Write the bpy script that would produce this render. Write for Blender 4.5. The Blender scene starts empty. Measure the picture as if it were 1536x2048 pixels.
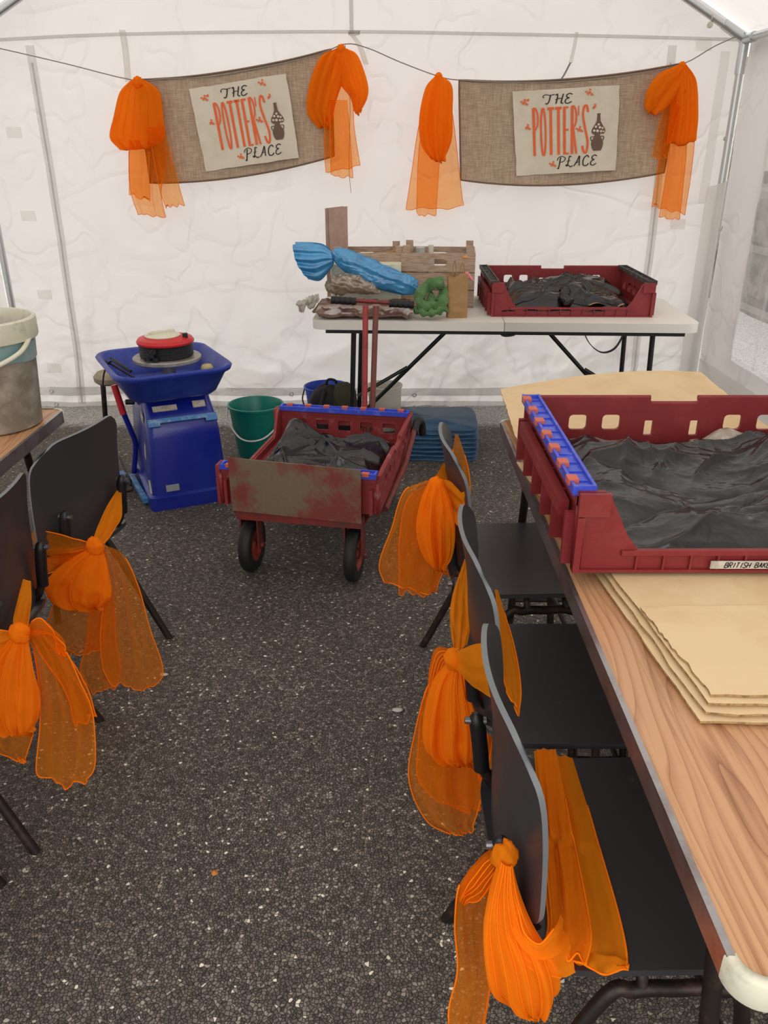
import bpy, bmesh, math, random
from mathutils import Vector, Matrix, noise
random.seed(7)
SC = bpy.context.scene
COL = SC.collection
PI = math.pi
# ---------------------------------------------------------------- camera, daylight, exposure
FPX, PITCH, CAMH = 1600.0, math.radians(24.5), 1.49
cd = bpy.data.cameras.new('camera'); cam = bpy.data.objects.new('camera', cd); COL.objects.link(cam)
cam.location = (0, 0, CAMH); cam.rotation_euler = (PI / 2 - PITCH, 0, 0)
cd.sensor_fit = 'AUTO'; cd.sensor_width = 36; cd.lens = 36 * FPX / 2048; cd.clip_start = 0.02
SC.camera = cam
W = bpy.data.worlds.new('overcast'); SC.world = W; W.use_nodes = True
wn = W.node_tree.nodes; wl = W.node_tree.links
bg = wn['Background']; bg.inputs['Color'].default_value = (1.0, 0.985, 0.975, 1); bg.inputs['Strength'].default_value = 1.0
# overcast sky: brighter overhead than at the horizon
_tc = wn.new('ShaderNodeTexCoord'); _sx = wn.new('ShaderNodeSeparateXYZ'); _mr = wn.new('ShaderNodeMapRange')
_mr.inputs['From Min'].default_value = -.1; _mr.inputs['From Max'].default_value = 1; _mr.inputs['To Min'].default_value = .95; _mr.inputs['To Max'].default_value = 1.5
wl.new(_tc.outputs['Generated'], _sx.inputs[0]); wl.new(_sx.outputs['Z'], _mr.inputs['Value']); wl.new(_mr.outputs[0], bg.inputs['Strength'])
SC.view_settings.view_transform = 'Standard'; SC.view_settings.look = 'None'
SC.view_settings.exposure = 1.07; SC.view_settings.gamma = 1; SC.view_settings.use_curve_mapping = False
SC.cycles.max_bounces = 10; SC.cycles.diffuse_bounces = 5; SC.cycles.transparent_max_bounces = 24

# ---------------------------------------------------------------- a surveyor's helper: photo pixel -> point on a plane
_c, _s = math.cos(PITCH), math.sin(PITCH)
def _ray(px, py):
    a = (px - 768) / FPX; b = (py - 1024) / FPX
    return a, _c - b * _s, -_s - b * _c
def at(px, py, y):
    r = _ray(px, py); t = y / r[1]; return Vector((r[0] * t, y, CAMH + r[2] * t))
def atz(px, py, z):
    r = _ray(px, py); t = (z - CAMH) / r[2]; return Vector((r[0] * t, r[1] * t, z))
def atx(px, py, x):
    r = _ray(px, py); t = x / r[0]; return Vector((x, r[1] * t, CAMH + r[2] * t))

# ---------------------------------------------------------------- materials
def lin(c):
    if isinstance(c, str):
        c = [int(c[i:i + 2], 16) / 255 for i in (0, 2, 4)]
    return tuple((v / 12.92 if v <= .04045 else ((v + .055) / 1.055) ** 2.4) for v in c) + (1,)
def mat(name, col, rough=.6, metal=0, spec=.4, vary=None, vscale=8, vlo=.45, vhi=.62, bump=0, bscale=60, stretch=(1, 1, 1), coat=0, detail=6):
    m = bpy.data.materials.new(name); m.use_nodes = True
    nt = m.node_tree; N = nt.nodes; L = nt.links; p = N['Principled BSDF']
    p.inputs['Base Color'].default_value = lin(col); p.inputs['Roughness'].default_value = rough
    p.inputs['Metallic'].default_value = metal; p.inputs['Specular IOR Level'].default_value = spec
    p.inputs['Coat Weight'].default_value = coat
    tc = N.new('ShaderNodeTexCoord'); mp = N.new('ShaderNodeMapping'); mp.inputs['Scale'].default_value = stretch
    L.new(tc.outputs['Object'], mp.inputs['Vector'])
    if vary:
        n = N.new('ShaderNodeTexNoise'); n.inputs['Scale'].default_value = vscale; n.inputs['Detail'].default_value = detail
        n.inputs['Roughness'].default_value = .65
        L.new(mp.outputs[0], n.inputs['Vector'])
        r = N.new('ShaderNodeMapRange'); r.inputs['From Min'].default_value = vlo; r.inputs['From Max'].default_value = vhi
        L.new(n.outputs['Fac'], r.inputs['Value'])
        x = N.new('ShaderNodeMix'); x.data_type = 'RGBA'
        x.inputs['A'].default_value = lin(col); x.inputs['B'].default_value = lin(vary)
        L.new(r.outputs[0], x.inputs['Factor']); L.new(x.outputs['Result'], p.inputs['Base Color'])
    if bump:
        n2 = N.new('ShaderNodeTexNoise'); n2.inputs['Scale'].default_value = bscale; n2.inputs['Detail'].default_value = 5
        L.new(mp.outputs[0], n2.inputs['Vector'])
        b = N.new('ShaderNodeBump'); b.inputs['Strength'].default_value = bump; b.inputs['Distance'].default_value = .01
        L.new(n2.outputs['Fac'], b.inputs['Height']); L.new(b.outputs[0], p.inputs['Normal'])
    return m
def sheet_mat(name, col, trans=.5, clear=0, tint=None, crease=0, rough=.6, edge=0, bump=0, bscale=12, gloss=0, vary=None):
    """cloth or film that lets light through: diffuse + translucent, optionally see-through between its threads"""
    m = bpy.data.materials.new(name); m.use_nodes = True
    nt = m.node_tree; N = nt.nodes; L = nt.links; N.remove(N['Principled BSDF']); out = N['Material Output']
    d = N.new('ShaderNodeBsdfDiffuse'); t = N.new('ShaderNodeBsdfTranslucent')
    for s in (d, t): s.inputs['Color'].default_value = lin(col)
    x = N.new('ShaderNodeMixShader'); x.inputs[0].default_value = trans
    L.new(d.outputs[0], x.inputs[1]); L.new(t.outputs[0], x.inputs[2]); last = x
    if bump:
        tc = N.new('ShaderNodeTexCoord'); n = N.new('ShaderNodeTexNoise'); n.inputs['Scale'].default_value = bscale; n.inputs['Detail'].default_value = 7
        n.inputs['Distortion'].default_value = .8
        b = N.new('ShaderNodeBump'); b.inputs['Strength'].default_value = bump; b.inputs['Distance'].default_value = .02
        L.new(tc.outputs['Object'], n.inputs['Vector']); L.new(n.outputs['Fac'], b.inputs['Height'])
        L.new(b.outputs[0], d.inputs['Normal']); L.new(b.outputs[0], t.inputs['Normal'])
        if vary:
            cx = N.new('ShaderNodeMix'); cx.data_type = 'RGBA'; cx.inputs['A'].default_value = lin(col); cx.inputs['B'].default_value = lin(vary)
            mr = N.new('ShaderNodeMapRange'); mr.inputs['From Min'].default_value = .42; mr.inputs['From Max'].default_value = .62
            L.new(n.outputs['Fac'], mr.inputs['Value']); L.new(mr.outputs[0], cx.inputs['Factor'])
            for s in (d, t): L.new(cx.outputs['Result'], s.inputs['Color'])
    if crease:
        # pressed-in fold lines of the polythene, denser near the ground
        tc = N.new('ShaderNodeTexCoord'); ms = []
        for sc, st in ((.8, (1, 1, .7)), (1.5, (.6, 1, 1.3)), (3.0, (1, 1, .8))):
            mp = N.new('ShaderNodeMapping'); mp.inputs['Scale'].default_value = st; L.new(tc.outputs['Object'], mp.inputs['Vector'])
            n = N.new('ShaderNodeTexNoise'); n.inputs['Scale'].default_value = sc; n.inputs['Detail'].default_value = 2; n.inputs['Distortion'].default_value = .2
            L.new(mp.outputs[0], n.inputs['Vector'])
            a = N.new('ShaderNodeMath'); a.operation = 'SUBTRACT'; a.inputs[1].default_value = .5; L.new(n.outputs['Fac'], a.inputs[0])
            b = N.new('ShaderNodeMath'); b.operation = 'ABSOLUTE'; L.new(a.outputs[0], b.inputs[0])
            r = N.new('ShaderNodeMapRange'); r.inputs['From Min'].default_value = 0; r.inputs['From Max'].default_value = .03; r.inputs['To Min'].default_value = 1; r.inputs['To Max'].default_value = 0
            L.new(b.outputs[0], r.inputs['Value']); ms.append(r)
        s1 = N.new('ShaderNodeMath'); s1.operation = 'ADD'; L.new(ms[0].outputs[0], s1.inputs[0]); L.new(ms[1].outputs[0], s1.inputs[1])
        s2 = N.new('ShaderNodeMath'); s2.operation = 'ADD'; L.new(s1.outputs[0], s2.inputs[0]); L.new(ms[2].outputs[0], s2.inputs[1])
        sx = N.new('ShaderNodeSeparateXYZ'); L.new(tc.outputs['Object'], sx.inputs[0])
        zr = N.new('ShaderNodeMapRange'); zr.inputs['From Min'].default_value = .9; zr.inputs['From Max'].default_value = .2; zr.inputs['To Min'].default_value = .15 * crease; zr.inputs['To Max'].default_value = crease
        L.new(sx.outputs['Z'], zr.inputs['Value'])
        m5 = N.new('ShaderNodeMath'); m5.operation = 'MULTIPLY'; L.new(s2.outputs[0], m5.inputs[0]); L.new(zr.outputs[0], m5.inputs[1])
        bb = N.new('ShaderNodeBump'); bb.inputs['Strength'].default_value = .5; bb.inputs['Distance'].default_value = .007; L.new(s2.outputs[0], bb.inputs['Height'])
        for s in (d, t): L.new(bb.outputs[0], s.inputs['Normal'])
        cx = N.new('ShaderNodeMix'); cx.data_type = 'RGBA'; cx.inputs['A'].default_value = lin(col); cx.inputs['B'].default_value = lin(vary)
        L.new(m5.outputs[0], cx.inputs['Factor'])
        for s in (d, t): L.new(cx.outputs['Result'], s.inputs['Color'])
    if gloss:
        g = N.new('ShaderNodeBsdfGlossy'); g.inputs['Roughness'].default_value = rough
        y = N.new('ShaderNodeMixShader'); y.inputs[0].default_value = gloss
        L.new(last.outputs[0], y.inputs[1]); L.new(g.outputs[0], y.inputs[2]); last = y
    if clear:
        tr = N.new('ShaderNodeBsdfTransparent'); tr.inputs['Color'].default_value = lin(tint or 'FFFFFF'); z = N.new('ShaderNodeMixShader')
        if edge:
            lw = N.new('ShaderNodeLayerWeight'); lw.inputs['Blend'].default_value = .35
            r = N.new('ShaderNodeMapRange'); r.inputs['To Min'].default_value = 1 - clear; r.inputs['To Max'].default_value = min(1, 1 - clear + edge)
            L.new(lw.outputs['Facing'], r.inputs['Value']); L.new(r.outputs[0], z.inputs[0])
        else: z.inputs[0].default_value = 1 - clear
        L.new(tr.outputs[0], z.inputs[1]); L.new(last.outputs[0], z.inputs[2]); last = z
    L.new(last.outputs[0], out.inputs['Surface'])
    return m
M = {}
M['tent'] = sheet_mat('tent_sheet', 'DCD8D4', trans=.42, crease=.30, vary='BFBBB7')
M['tentwrap'] = sheet_mat('tent_double_sheet', 'E0DCD2', trans=.5, clear=.6)
M['tentline'] = sheet_mat('tent_seam', 'C4C1BA', trans=.5, clear=.62)
M['tentstrip'] = sheet_mat('tent_seam_pale', 'DAD7D2', trans=.5, clear=.7)
M['flap'] = sheet_mat('tent_corner_flap', 'F4F1EC', trans=.5, clear=.2)
M['film'] = sheet_mat('clear_window_film', 'E8E8E4', trans=.5, clear=.8, gloss=.08, rough=.2)
M['org'] = sheet_mat('orange_organza', 'FF9520', trans=.5, clear=.71, tint='FFD9A8', edge=.5)
M['orgd'] = sheet_mat('orange_organza_gathered', 'FF941E', trans=.5, clear=.14, tint='FFD9A8', edge=.14)
M['orghem'] = sheet_mat('orange_hem_thread', 'FF8A18', trans=.3)
M['patch'] = mat('cream_canvas', 'D9D0BC', .9, bump=.1, bscale=300, vary='D0C6B0', vscale=5)
M['black_p'] = mat('black_plastic', '1B1B1D', .45)
M['bag'] = mat('black_bin_bag', '0A0A0B', .21, spec=.6, bump=.12, bscale=45)
M['tray'] = mat('maroon_plastic', '7E2426', .5, vary='8A3532', vscale=14, vlo=.5, vhi=.75, bump=.05)
M['traydust'] = mat('maroon_plastic_scuffed', '8A2E30', .55, vary='A8696A', vscale=22, vlo=.56, vhi=.72)
M['strip'] = mat('bright_blue_plastic', '3B4EC4', .35, vary='6C7BD2', vscale=30, vlo=.55, vhi=.7)
M['tab'] = mat('coral_plastic', 'C4624F', .5)
M['stripk'] = mat('black_dirty_plastic', '2A2A28', .55, vary='6A675F', vscale=40, vlo=.45, vhi=.7)
M['chairply'] = mat('charcoal_painted_ply', '333235', .38, spec=.45, vary='6E6B6C', vscale=16, vlo=.66, vhi=.86, stretch=(1, 1, 5), bump=.04, bscale=25)
M['chairedge'] = mat('worn_grey_edge', '6C7072', .5)
M['chairsteel'] = mat('dark_rusty_tube', '231D1B', .45, metal=.3, vary='4A342A', vscale=30, vlo=.5, vhi=.7)
M['sleeve'] = mat('black_sleeve', '151517', .4)
M['chrome'] = mat('dull_bolt', '77777A', .3, metal=.8)
M['card'] = mat('cardboard', 'DCC096', .85, vary='D2B487', vscale=5, bump=.08, bscale=20)
M['cardedge'] = mat('cardboard_edge', 'A98B5C', .9, vary='7E6440', vscale=90, stretch=(1, 1, .3))
M['alu'] = mat('brushed_aluminium', 'A9A6A6', .32, metal=.85, vary='8E8480', vscale=9)
M['cream_p'] = mat('cream_plastic', 'D4D0BA', .5, vary='9E9C8A', vscale=14, vlo=.55, vhi=.75)
M['white_p'] = mat('white_table_plastic', 'D8D3CA', .45, bump=.05, bscale=250)
M['blackmetal'] = mat('black_steel', '161616', .45)
M['steel'] = mat('galvanised_steel', 'C4C8C8', .3, metal=.8)
M['blue'] = mat('blue_enamel', '0D1F86', .3, spec=.5, vary='1B2C8C', vscale=3, coat=.15)
M['bluebasin'] = mat('blue_basin_plastic', '20338F', .4, vary='34479E', vscale=6)
M['ltblue'] = mat('light_blue_steel', '3F78B0', .4, vary='8FA9BC', vscale=35, vlo=.5, vhi=.7)
M['red'] = mat('red_plastic', 'C4252A', .4)
M['redsteel'] = mat('red_painted_steel', '7C2A28', .5, vary='54332A', vscale=25, vlo=.42, vhi=.66)
M['rust'] = mat('rusty_plate', '74644F', .6, metal=.1, vary='7A3A32', vscale=6, vlo=.46, vhi=.58, bump=.2, detail=12)
M['rubber'] = mat('black_rubber', '19191A', .6)
M['hub'] = mat('orange_red_hub', 'A53A28', .5, vary='5B2A22', vscale=30)
M['teal'] = mat('teal_plastic', '0E7668', .35, spec=.5)
M['whitehandle'] = mat('white_wire_handle', 'E2DDD4', .4)
M['whitebucket'] = mat('white_bucket_plastic', 'CFCABB', .5)
M['bluebucket'] = mat('royal_blue_bucket', '1F3FA5', .4)
M['tarp'] = mat('blue_tarpaulin', '345877', .5, bump=.25, bscale=30, vary='2B4A66', vscale=6)
M['pack'] = mat('black_nylon', '151517', .7, bump=.2)
M['olive'] = mat('olive_cloth', '3B382A', .85, bump=.2)
M['crate'] = mat('weathered_crate_wood', 'B49C86', .8, vary='957D68', vscale=9, stretch=(2, 8, 22), bump=.15, bscale=30)
M['bluebag'] = sheet_mat('blue_polythene', '3E9ED2', trans=.2, gloss=.12, rough=.3, bump=.5, bscale=14, vary='2C84BC')
M['beigebag'] = sheet_mat('beige_polythene', 'B3A491', trans=.2, gloss=.15, rough=.3, bump=.6, bscale=16, vary='97826A')
M['clay'] = sheet_mat('brown_clay_in_film', '7C5E4C', trans=.02, gloss=.16, rough=.25, bump=.5, bscale=18, vary='66483A')
M['clearfilm'] = sheet_mat('clear_crumpled_film', 'D9D2C2', trans=.4, clear=.4, gloss=.1, rough=.2, edge=.4)
M['green'] = mat('green_fleece', '5E8050', .95, vary='46683C', vscale=30, bump=.6, bscale=90)
M['kraft'] = mat('kraft_paper', 'A07D55', .85, vary='94714A', vscale=7, bump=.12, bscale=20)
M['pink'] = mat('pink_plastic', 'E08090', .5)
M['glassjar'] = mat('dusty_glass', 'A7ABA6', .25)
M['drum'] = mat('coiled_black_cable', '1A1A1C', .4, bump=.8, bscale=60, stretch=(.2, .2, 6))
M['disc'] = mat('grey_wheelhead', 'A5A098', .4, metal=.3, vary='8E867C', vscale=20)
M['seatpad'] = mat('dusty_seat', '8E8270', .8, vary='A2957F', vscale=9)
M['wire'] = mat('black_flex', '18181A', .5)
M['rope'] = mat('grey_cord', '8A877F', .8)
M['print_o'] = mat('orange_print', 'E56A3A', .85)
M['print_k'] = mat('dark_print', '2E2A2A', .85)
M['print_b'] = mat('brown_print', '6E584C', .85)
M['label'] = mat('pale_label', 'C9BFAF', .6, vary='A79F92', vscale=40)
M['sticker_g'] = mat('silver_sticker', '8E9296', .4)
M['leaf'] = mat('dry_leaf', 'B4703A', .8)
M['stone'] = mat('pale_stone', 'B5B0A6', .8)

def asphalt():
    m = bpy.data.materials.new('asphalt'); m.use_nodes = True
    N = m.node_tree.nodes; L = m.node_tree.links; p = N['Principled BSDF']
    tc = N.new('ShaderNodeTexCoord')
    ns = N.new('ShaderNodeTexNoise'); ns.inputs['Scale'].default_value = 60
    mx = N.new('ShaderNodeVectorMath'); mx.operation = 'MULTIPLY_ADD'; mx.inputs[1].default_value = (.008,) * 3
    L.new(tc.outputs['Object'], ns.inputs['Vector']); L.new(ns.outputs['Color'], mx.inputs[0]); L.new(tc.outputs['Object'], mx.inputs[2])
    v = N.new('ShaderNodeTexVoronoi'); v.inputs['Scale'].default_value = 138; L.new(mx.outputs[0], v.inputs['Vector'])
    ve = N.new('ShaderNodeTexVoronoi'); ve.feature = 'DISTANCE_TO_EDGE'; ve.inputs['Scale'].default_value = 138; L.new(mx.outputs[0], ve.inputs['Vector'])
    sep = N.new('ShaderNodeSeparateColor'); L.new(v.outputs['Color'], sep.inputs[0])
    cr = N.new('ShaderNodeValToRGB'); L.new(sep.outputs[0], cr.inputs[0])
    el = cr.color_ramp.elements
    el[0].position = 0; el[0].color = lin('4A443F'); el[1].position = .55; el[1].color = lin('645C54')
    for pos, c in ((.85, '7A7167'), (.965, '91887C'), (.985, 'A39A8C'), (.992, 'D8D0C0'), (1, 'E8E0CC')):
        e = el.new(pos); e.color = lin(c)
    er = N.new('ShaderNodeMapRange'); er.inputs['From Min'].default_value = 0; er.inputs['From Max'].default_value = .12
    er.inputs['To Min'].default_value = .35
    L.new(ve.outputs['Distance'], er.inputs['Value'])
    mul = N.new('ShaderNodeMix'); mul.data_type = 'RGBA'; mul.blend_type = 'MULTIPLY'; mul.inputs['Factor'].default_value = 1
    L.new(cr.outputs[0], mul.inputs['A']); L.new(er.outputs[0], mul.inputs['B'])
    # large soft blotches and a paler grey band along the tent wall
    n = N.new('ShaderNodeTexNoise'); n.inputs['Scale'].default_value = 1.3; n.inputs['Detail'].default_value = 4; L.new(tc.outputs['Object'], n.inputs['Vector'])
    r = N.new('ShaderNodeMapRange'); r.inputs['From Min'].default_value = .3; r.inputs['From Max'].default_value = .7; r.inputs['To Min'].default_value = .8; r.inputs['To Max'].default_value = 1.2
    L.new(n.outputs['Fac'], r.inputs['Value'])
    mul2 = N.new('ShaderNodeMix'); mul2.data_type = 'RGBA'; mul2.blend_type = 'MULTIPLY'; mul2.inputs['Factor'].default_value = 1
    L.new(mul.outputs['Result'], mul2.inputs['A']); L.new(r.outputs[0], mul2.inputs['B'])
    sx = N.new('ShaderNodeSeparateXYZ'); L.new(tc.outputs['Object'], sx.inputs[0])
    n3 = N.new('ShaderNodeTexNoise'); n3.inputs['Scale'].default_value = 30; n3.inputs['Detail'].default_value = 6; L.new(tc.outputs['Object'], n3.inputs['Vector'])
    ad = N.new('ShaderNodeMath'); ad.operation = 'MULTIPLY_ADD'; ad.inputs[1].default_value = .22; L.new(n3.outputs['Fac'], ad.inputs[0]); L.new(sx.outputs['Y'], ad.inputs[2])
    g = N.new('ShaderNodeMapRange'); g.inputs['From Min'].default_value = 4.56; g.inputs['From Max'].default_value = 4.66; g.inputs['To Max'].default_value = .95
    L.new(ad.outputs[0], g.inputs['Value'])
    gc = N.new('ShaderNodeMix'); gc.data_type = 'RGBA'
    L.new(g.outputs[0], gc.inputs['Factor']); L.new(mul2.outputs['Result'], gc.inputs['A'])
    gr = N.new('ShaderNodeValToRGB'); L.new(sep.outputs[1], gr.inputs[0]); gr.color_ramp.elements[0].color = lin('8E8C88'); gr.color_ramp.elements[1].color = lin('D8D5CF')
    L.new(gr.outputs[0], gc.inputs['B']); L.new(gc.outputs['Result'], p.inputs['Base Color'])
    p.inputs['Roughness'].default_value = .62; p.inputs['Specular IOR Level'].default_value = .35
    b = N.new('ShaderNodeBump'); b.inputs['Strength'].default_value = .9; b.inputs['Distance'].default_value = .005
    L.new(er.outputs[0], b.inputs['Height'])
    b2 = N.new('ShaderNodeBump'); b2.inputs['Strength'].default_value = .8; b2.inputs['Distance'].default_value = .006
    L.new(sep.outputs[2], b2.inputs['Height']); L.new(b.outputs[0], b2.inputs['Normal']); L.new(b2.outputs[0], p.inputs['Normal'])
    return m
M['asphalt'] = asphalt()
def woodgrain():
    m = bpy.data.materials.new('oak_laminate'); m.use_nodes = True
    N = m.node_tree.nodes; L = m.node_tree.links; p = N['Principled BSDF']
    tc = N.new('ShaderNodeTexCoord'); mp = N.new('ShaderNodeMapping'); mp.inputs['Scale'].default_value = (1, .16, 1); mp.inputs['Rotation'].default_value = (0, 0, .05)
    L.new(tc.outputs['Object'], mp.inputs['Vector'])
    n0 = N.new('ShaderNodeTexNoise'); n0.inputs['Scale'].default_value = 5.5; n0.inputs['Detail'].default_value = 1.5; L.new(mp.outputs[0], n0.inputs['Vector'])
    ml = N.new('ShaderNodeMath'); ml.operation = 'MULTIPLY'; ml.inputs[1].default_value = 30; L.new(n0.outputs['Fac'], ml.inputs[0])
    fr = N.new('ShaderNodeMath'); fr.operation = 'FRACT'; L.new(ml.outputs[0], fr.inputs[0])
    n1 = N.new('ShaderNodeTexNoise'); n1.inputs['Scale'].default_value = 90; n1.inputs['Detail'].default_value = 5; 
    mp2 = N.new('ShaderNodeMapping'); mp2.inputs['Scale'].default_value = (1, .04, 1); L.new(tc.outputs['Object'], mp2.inputs['Vector']); L.new(mp2.outputs[0], n1.inputs['Vector'])
    cr = N.new('ShaderNodeValToRGB'); L.new(fr.outputs[0], cr.inputs[0])
    e = cr.color_ramp.elements; e[0].color = lin('B0805A'); e[1].color = lin('C2936B'); e[1].position = .35
    x = e.new(.9); x.color = lin('C4956C'); x = e.new(.97); x.color = lin('AE7C55'); x = e.new(1); x.color = lin('8E5F40')
    ov = N.new('ShaderNodeMix'); ov.data_type = 'RGBA'; ov.blend_type = 'MULTIPLY'
    r = N.new('ShaderNodeMapRange'); r.inputs['From Min'].default_value = .5; r.inputs['From Max'].default_value = .72; r.inputs['To Max'].default_value = .55
    L.new(n1.outputs['Fac'], r.inputs['Value']); L.new(r.outputs[0], ov.inputs['Factor'])
    L.new(cr.outputs[0], ov.inputs['A']); ov.inputs['B'].default_value = lin('A8795A')
    L.new(ov.outputs['Result'], p.inputs['Base Color']); p.inputs['Roughness'].default_value = .38
    return m
M['oak'] = woodgrain()
def burlap():
    m = bpy.data.materials.new('burlap_weave'); m.use_nodes = True
    N = m.node_tree.nodes; L = m.node_tree.links; p = N['Principled BSDF']; tc = N.new('ShaderNodeTexCoord')
    fs = []
    for st in ((330, 1, 9), (14, 1, 330)):
        mp = N.new('ShaderNodeMapping'); mp.inputs['Scale'].default_value = st; L.new(tc.outputs['Object'], mp.inputs['Vector'])
        n = N.new('ShaderNodeTexNoise'); n.inputs['Scale'].default_value = 1.6; n.inputs['Detail'].default_value = 3; L.new(mp.outputs[0], n.inputs['Vector']); fs.append(n)
    mx = N.new('ShaderNodeMath'); mx.operation = 'ADD'; L.new(fs[0].outputs['Fac'], mx.inputs[0]); L.new(fs[1].outputs['Fac'], mx.inputs[1])
    r = N.new('ShaderNodeMapRange'); r.inputs['From Min'].default_value = .75; r.inputs['From Max'].default_value = 1.25; L.new(mx.outputs[0], r.inputs['Value'])
    c = N.new('ShaderNodeValToRGB'); c.color_ramp.elements[0].color = lin('968068'); c.color_ramp.elements[1].color = lin('C6B29C'); L.new(r.outputs[0], c.inputs[0])
    L.new(c.outputs[0], p.inputs['Base Color']); p.inputs['Roughness'].default_value = .95; p.inputs['Specular IOR Level'].default_value = .1
    return m
M['burlap'] = burlap(); M['burlapedge'] = mat('burlap_binding', '7A6250', .95)

# ---------------------------------------------------------------- object helpers
def link_mesh(name, me, mats, parent=None, smooth=False):
    for m in (mats if isinstance(mats, (list, tuple)) else [mats]): me.materials.append(m)
    if smooth:
        for p in me.polygons: p.use_smooth = True
    o = bpy.data.objects.new(name, me); COL.objects.link(o)
    if parent: o.parent = parent
    return o
def obj(name, bm, mats, parent=None, smooth=False, bevel=0, segs=2):
    me = bpy.data.meshes.new(name)
    if bevel:
        es = [e for e in bm.edges if len(e.link_faces) == 2 and e.calc_face_angle(0) > .6]
        bmesh.ops.bevel(bm, geom=es, offset=bevel, segments=segs, affect='EDGES', profile=.5, clamp_overlap=True)
    bm.to_mesh(me); bm.free()
    o = link_mesh(name, me, mats, parent, False)
    if smooth:
        for p in me.polygons: p.use_smooth = True
        if smooth != 'all': me.set_sharp_from_angle(angle=.7)
    return o
def tag(o, label, cat, group=None, kind=None):
    if label: o['label'] = label
    if cat: o['category'] = cat
    if group: o['group'] = group
    if kind: o['kind'] = kind
    return o
def struct(o): o['kind'] = 'structure'; return o
def thing(name, label, cat, loc=(0, 0, 0), rz=0, group=None):
    o = bpy.data.objects.new(name, None); COL.objects.link(o); o.location = loc; o.rotation_euler = (0, 0, rz)
    o.empty_display_size = .05
    return tag(o, label, cat, group)
def wparent(o, t):
    """parent keeping geometry authored in world space"""
    o.parent = t; m = Matrix.LocRotScale(t.location, t.rotation_euler, (1, 1, 1)); o.matrix_parent_inverse = m.inverted()
    return o
def B(): return bmesh.new()
def box(bm, x0, x1, y0, y1, z0, z1, mi=0, M4=None):
    v = [bm.verts.new((x, y, z)) for z in (z0, z1) for y in (y0, y1) for x in (x0, x1)]
    if M4:
        for a in v: a.co = M4 @ a.co
    for f in ((0, 2, 3, 1), (4, 5, 7, 6), (0, 1, 5, 4), (2, 6, 7, 3), (0, 4, 6, 2), (1, 3, 7, 5)):
        bm.faces.new([v[i] for i in f]).material_index = mi
    return v
def obox(bm, c, sx, sy, sz, rz=0, ry=0, rx=0, mi=0):
    m = Matrix.Translation(Vector(c)) @ Matrix.Rotation(rz, 4, 'Z') @ Matrix.Rotation(ry, 4, 'Y') @ Matrix.Rotation(rx, 4, 'X')
    return box(bm, -sx / 2, sx / 2, -sy / 2, sy / 2, -sz / 2, sz / 2, mi, m)
def cr(P, n):
    """catmull-rom through points, n samples per span"""
    P = [Vector(p) for p in P]; out = []
    if len(P) < 3: return [P[0].lerp(P[1], i / n) for i in range(n + 1)]
    for i in range(len(P) - 1):
        a = P[i - 1] if i else P[0] * 2 - P[1]; b, c = P[i], P[i + 1]; d = P[i + 2] if i + 2 < len(P) else P[-1] * 2 - P[-2]
        for k in range(n):
            t = k / n
            out.append(.5 * ((2 * b) + (c - a) * t + (2 * a - 5 * b + 4 * c - d) * t * t + (3 * b - 3 * c + d - a) * t ** 3))
    out.append(P[-1]); return out
def tube(bm, pts, r, seg=10, mi=0, caps=True, closed=False):
    pts = [Vector(p) for p in pts]; n = len(pts); R = r if isinstance(r, (list, tuple)) else [r] * n
    rings = []; up = None
    for i, p in enumerate(pts):
        if closed: t = pts[(i + 1) % n] - pts[i - 1]
        else: t = (pts[min(i + 1, n - 1)] - pts[max(i - 1, 0)])
        if t.length < 1e-9: t = Vector((0, 0, 1))
        t.normalize()
        if up is None: up = Vector((0, 0, 1)) if abs(t.z) < .9 else Vector((1, 0, 0))
        a = t.cross(up)
        if a.length < 1e-6: a = t.orthogonal()
        a.normalize(); b = a.cross(t).normalized(); up = b
        rings.append([bm.verts.new(p + (a * math.cos(2 * PI * k / seg) + b * math.sin(2 * PI * k / seg)) * R[i]) for k in range(seg)])
    for i in range(n if closed else n - 1):
        A, C = rings[i], rings[(i + 1) % n]
        for k in range(seg):
            f = bm.faces.new((A[k], A[(k + 1) % seg], C[(k + 1) % seg], C[k])); f.material_index = mi
    if caps and not closed:
        for rg in (rings[0][::-1], rings[-1]):
            f = bm.faces.new(rg); f.material_index = mi
    return rings
def lathe(bm, prof, c=(0, 0, 0), seg=32, mi=0, fn=None):
    rings = []
    for r, z in prof:
        if r < 1e-5: rings.append([bm.verts.new((c[0], c[1], c[2] + z))])
        else: rings.append([bm.verts.new((c[0] + r * math.cos(2 * PI * k / seg), c[1] + r * math.sin(2 * PI * k / seg), c[2] + z)) for k in range(seg)])
    for A, C in zip(rings, rings[1:]):
        for k in range(seg):
            k2 = (k + 1) % seg
            vs = [A[k % len(A)], A[k2 % len(A)], C[k2 % len(C)], C[k % len(C)]]
            u = []
            for q in vs:
                if q not in u: u.append(q)
            if len(u) > 2: bm.faces.new(u).material_index = mi
    return rings
def grid(bm, nu, nv, fn, mi=0, keep=None, closed=False):
    """surface from fn(u,v); returns verts[v][u]"""
    V = [[bm.verts.new(fn(i / nu, j / nv)) for i in range(nu + (0 if closed else 1))] for j in range(nv + 1)]
    for j in range(nv):
        for i in range(nu):
            if keep and not keep((i + .5) / nu, (j + .5) / nv): continue
            i2 = (i + 1) % len(V[0])
            f = bm.faces.new((V[j][i], V[j][i2], V[j + 1][i2], V[j + 1][i])); f.material_index = mi
    return V
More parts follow.
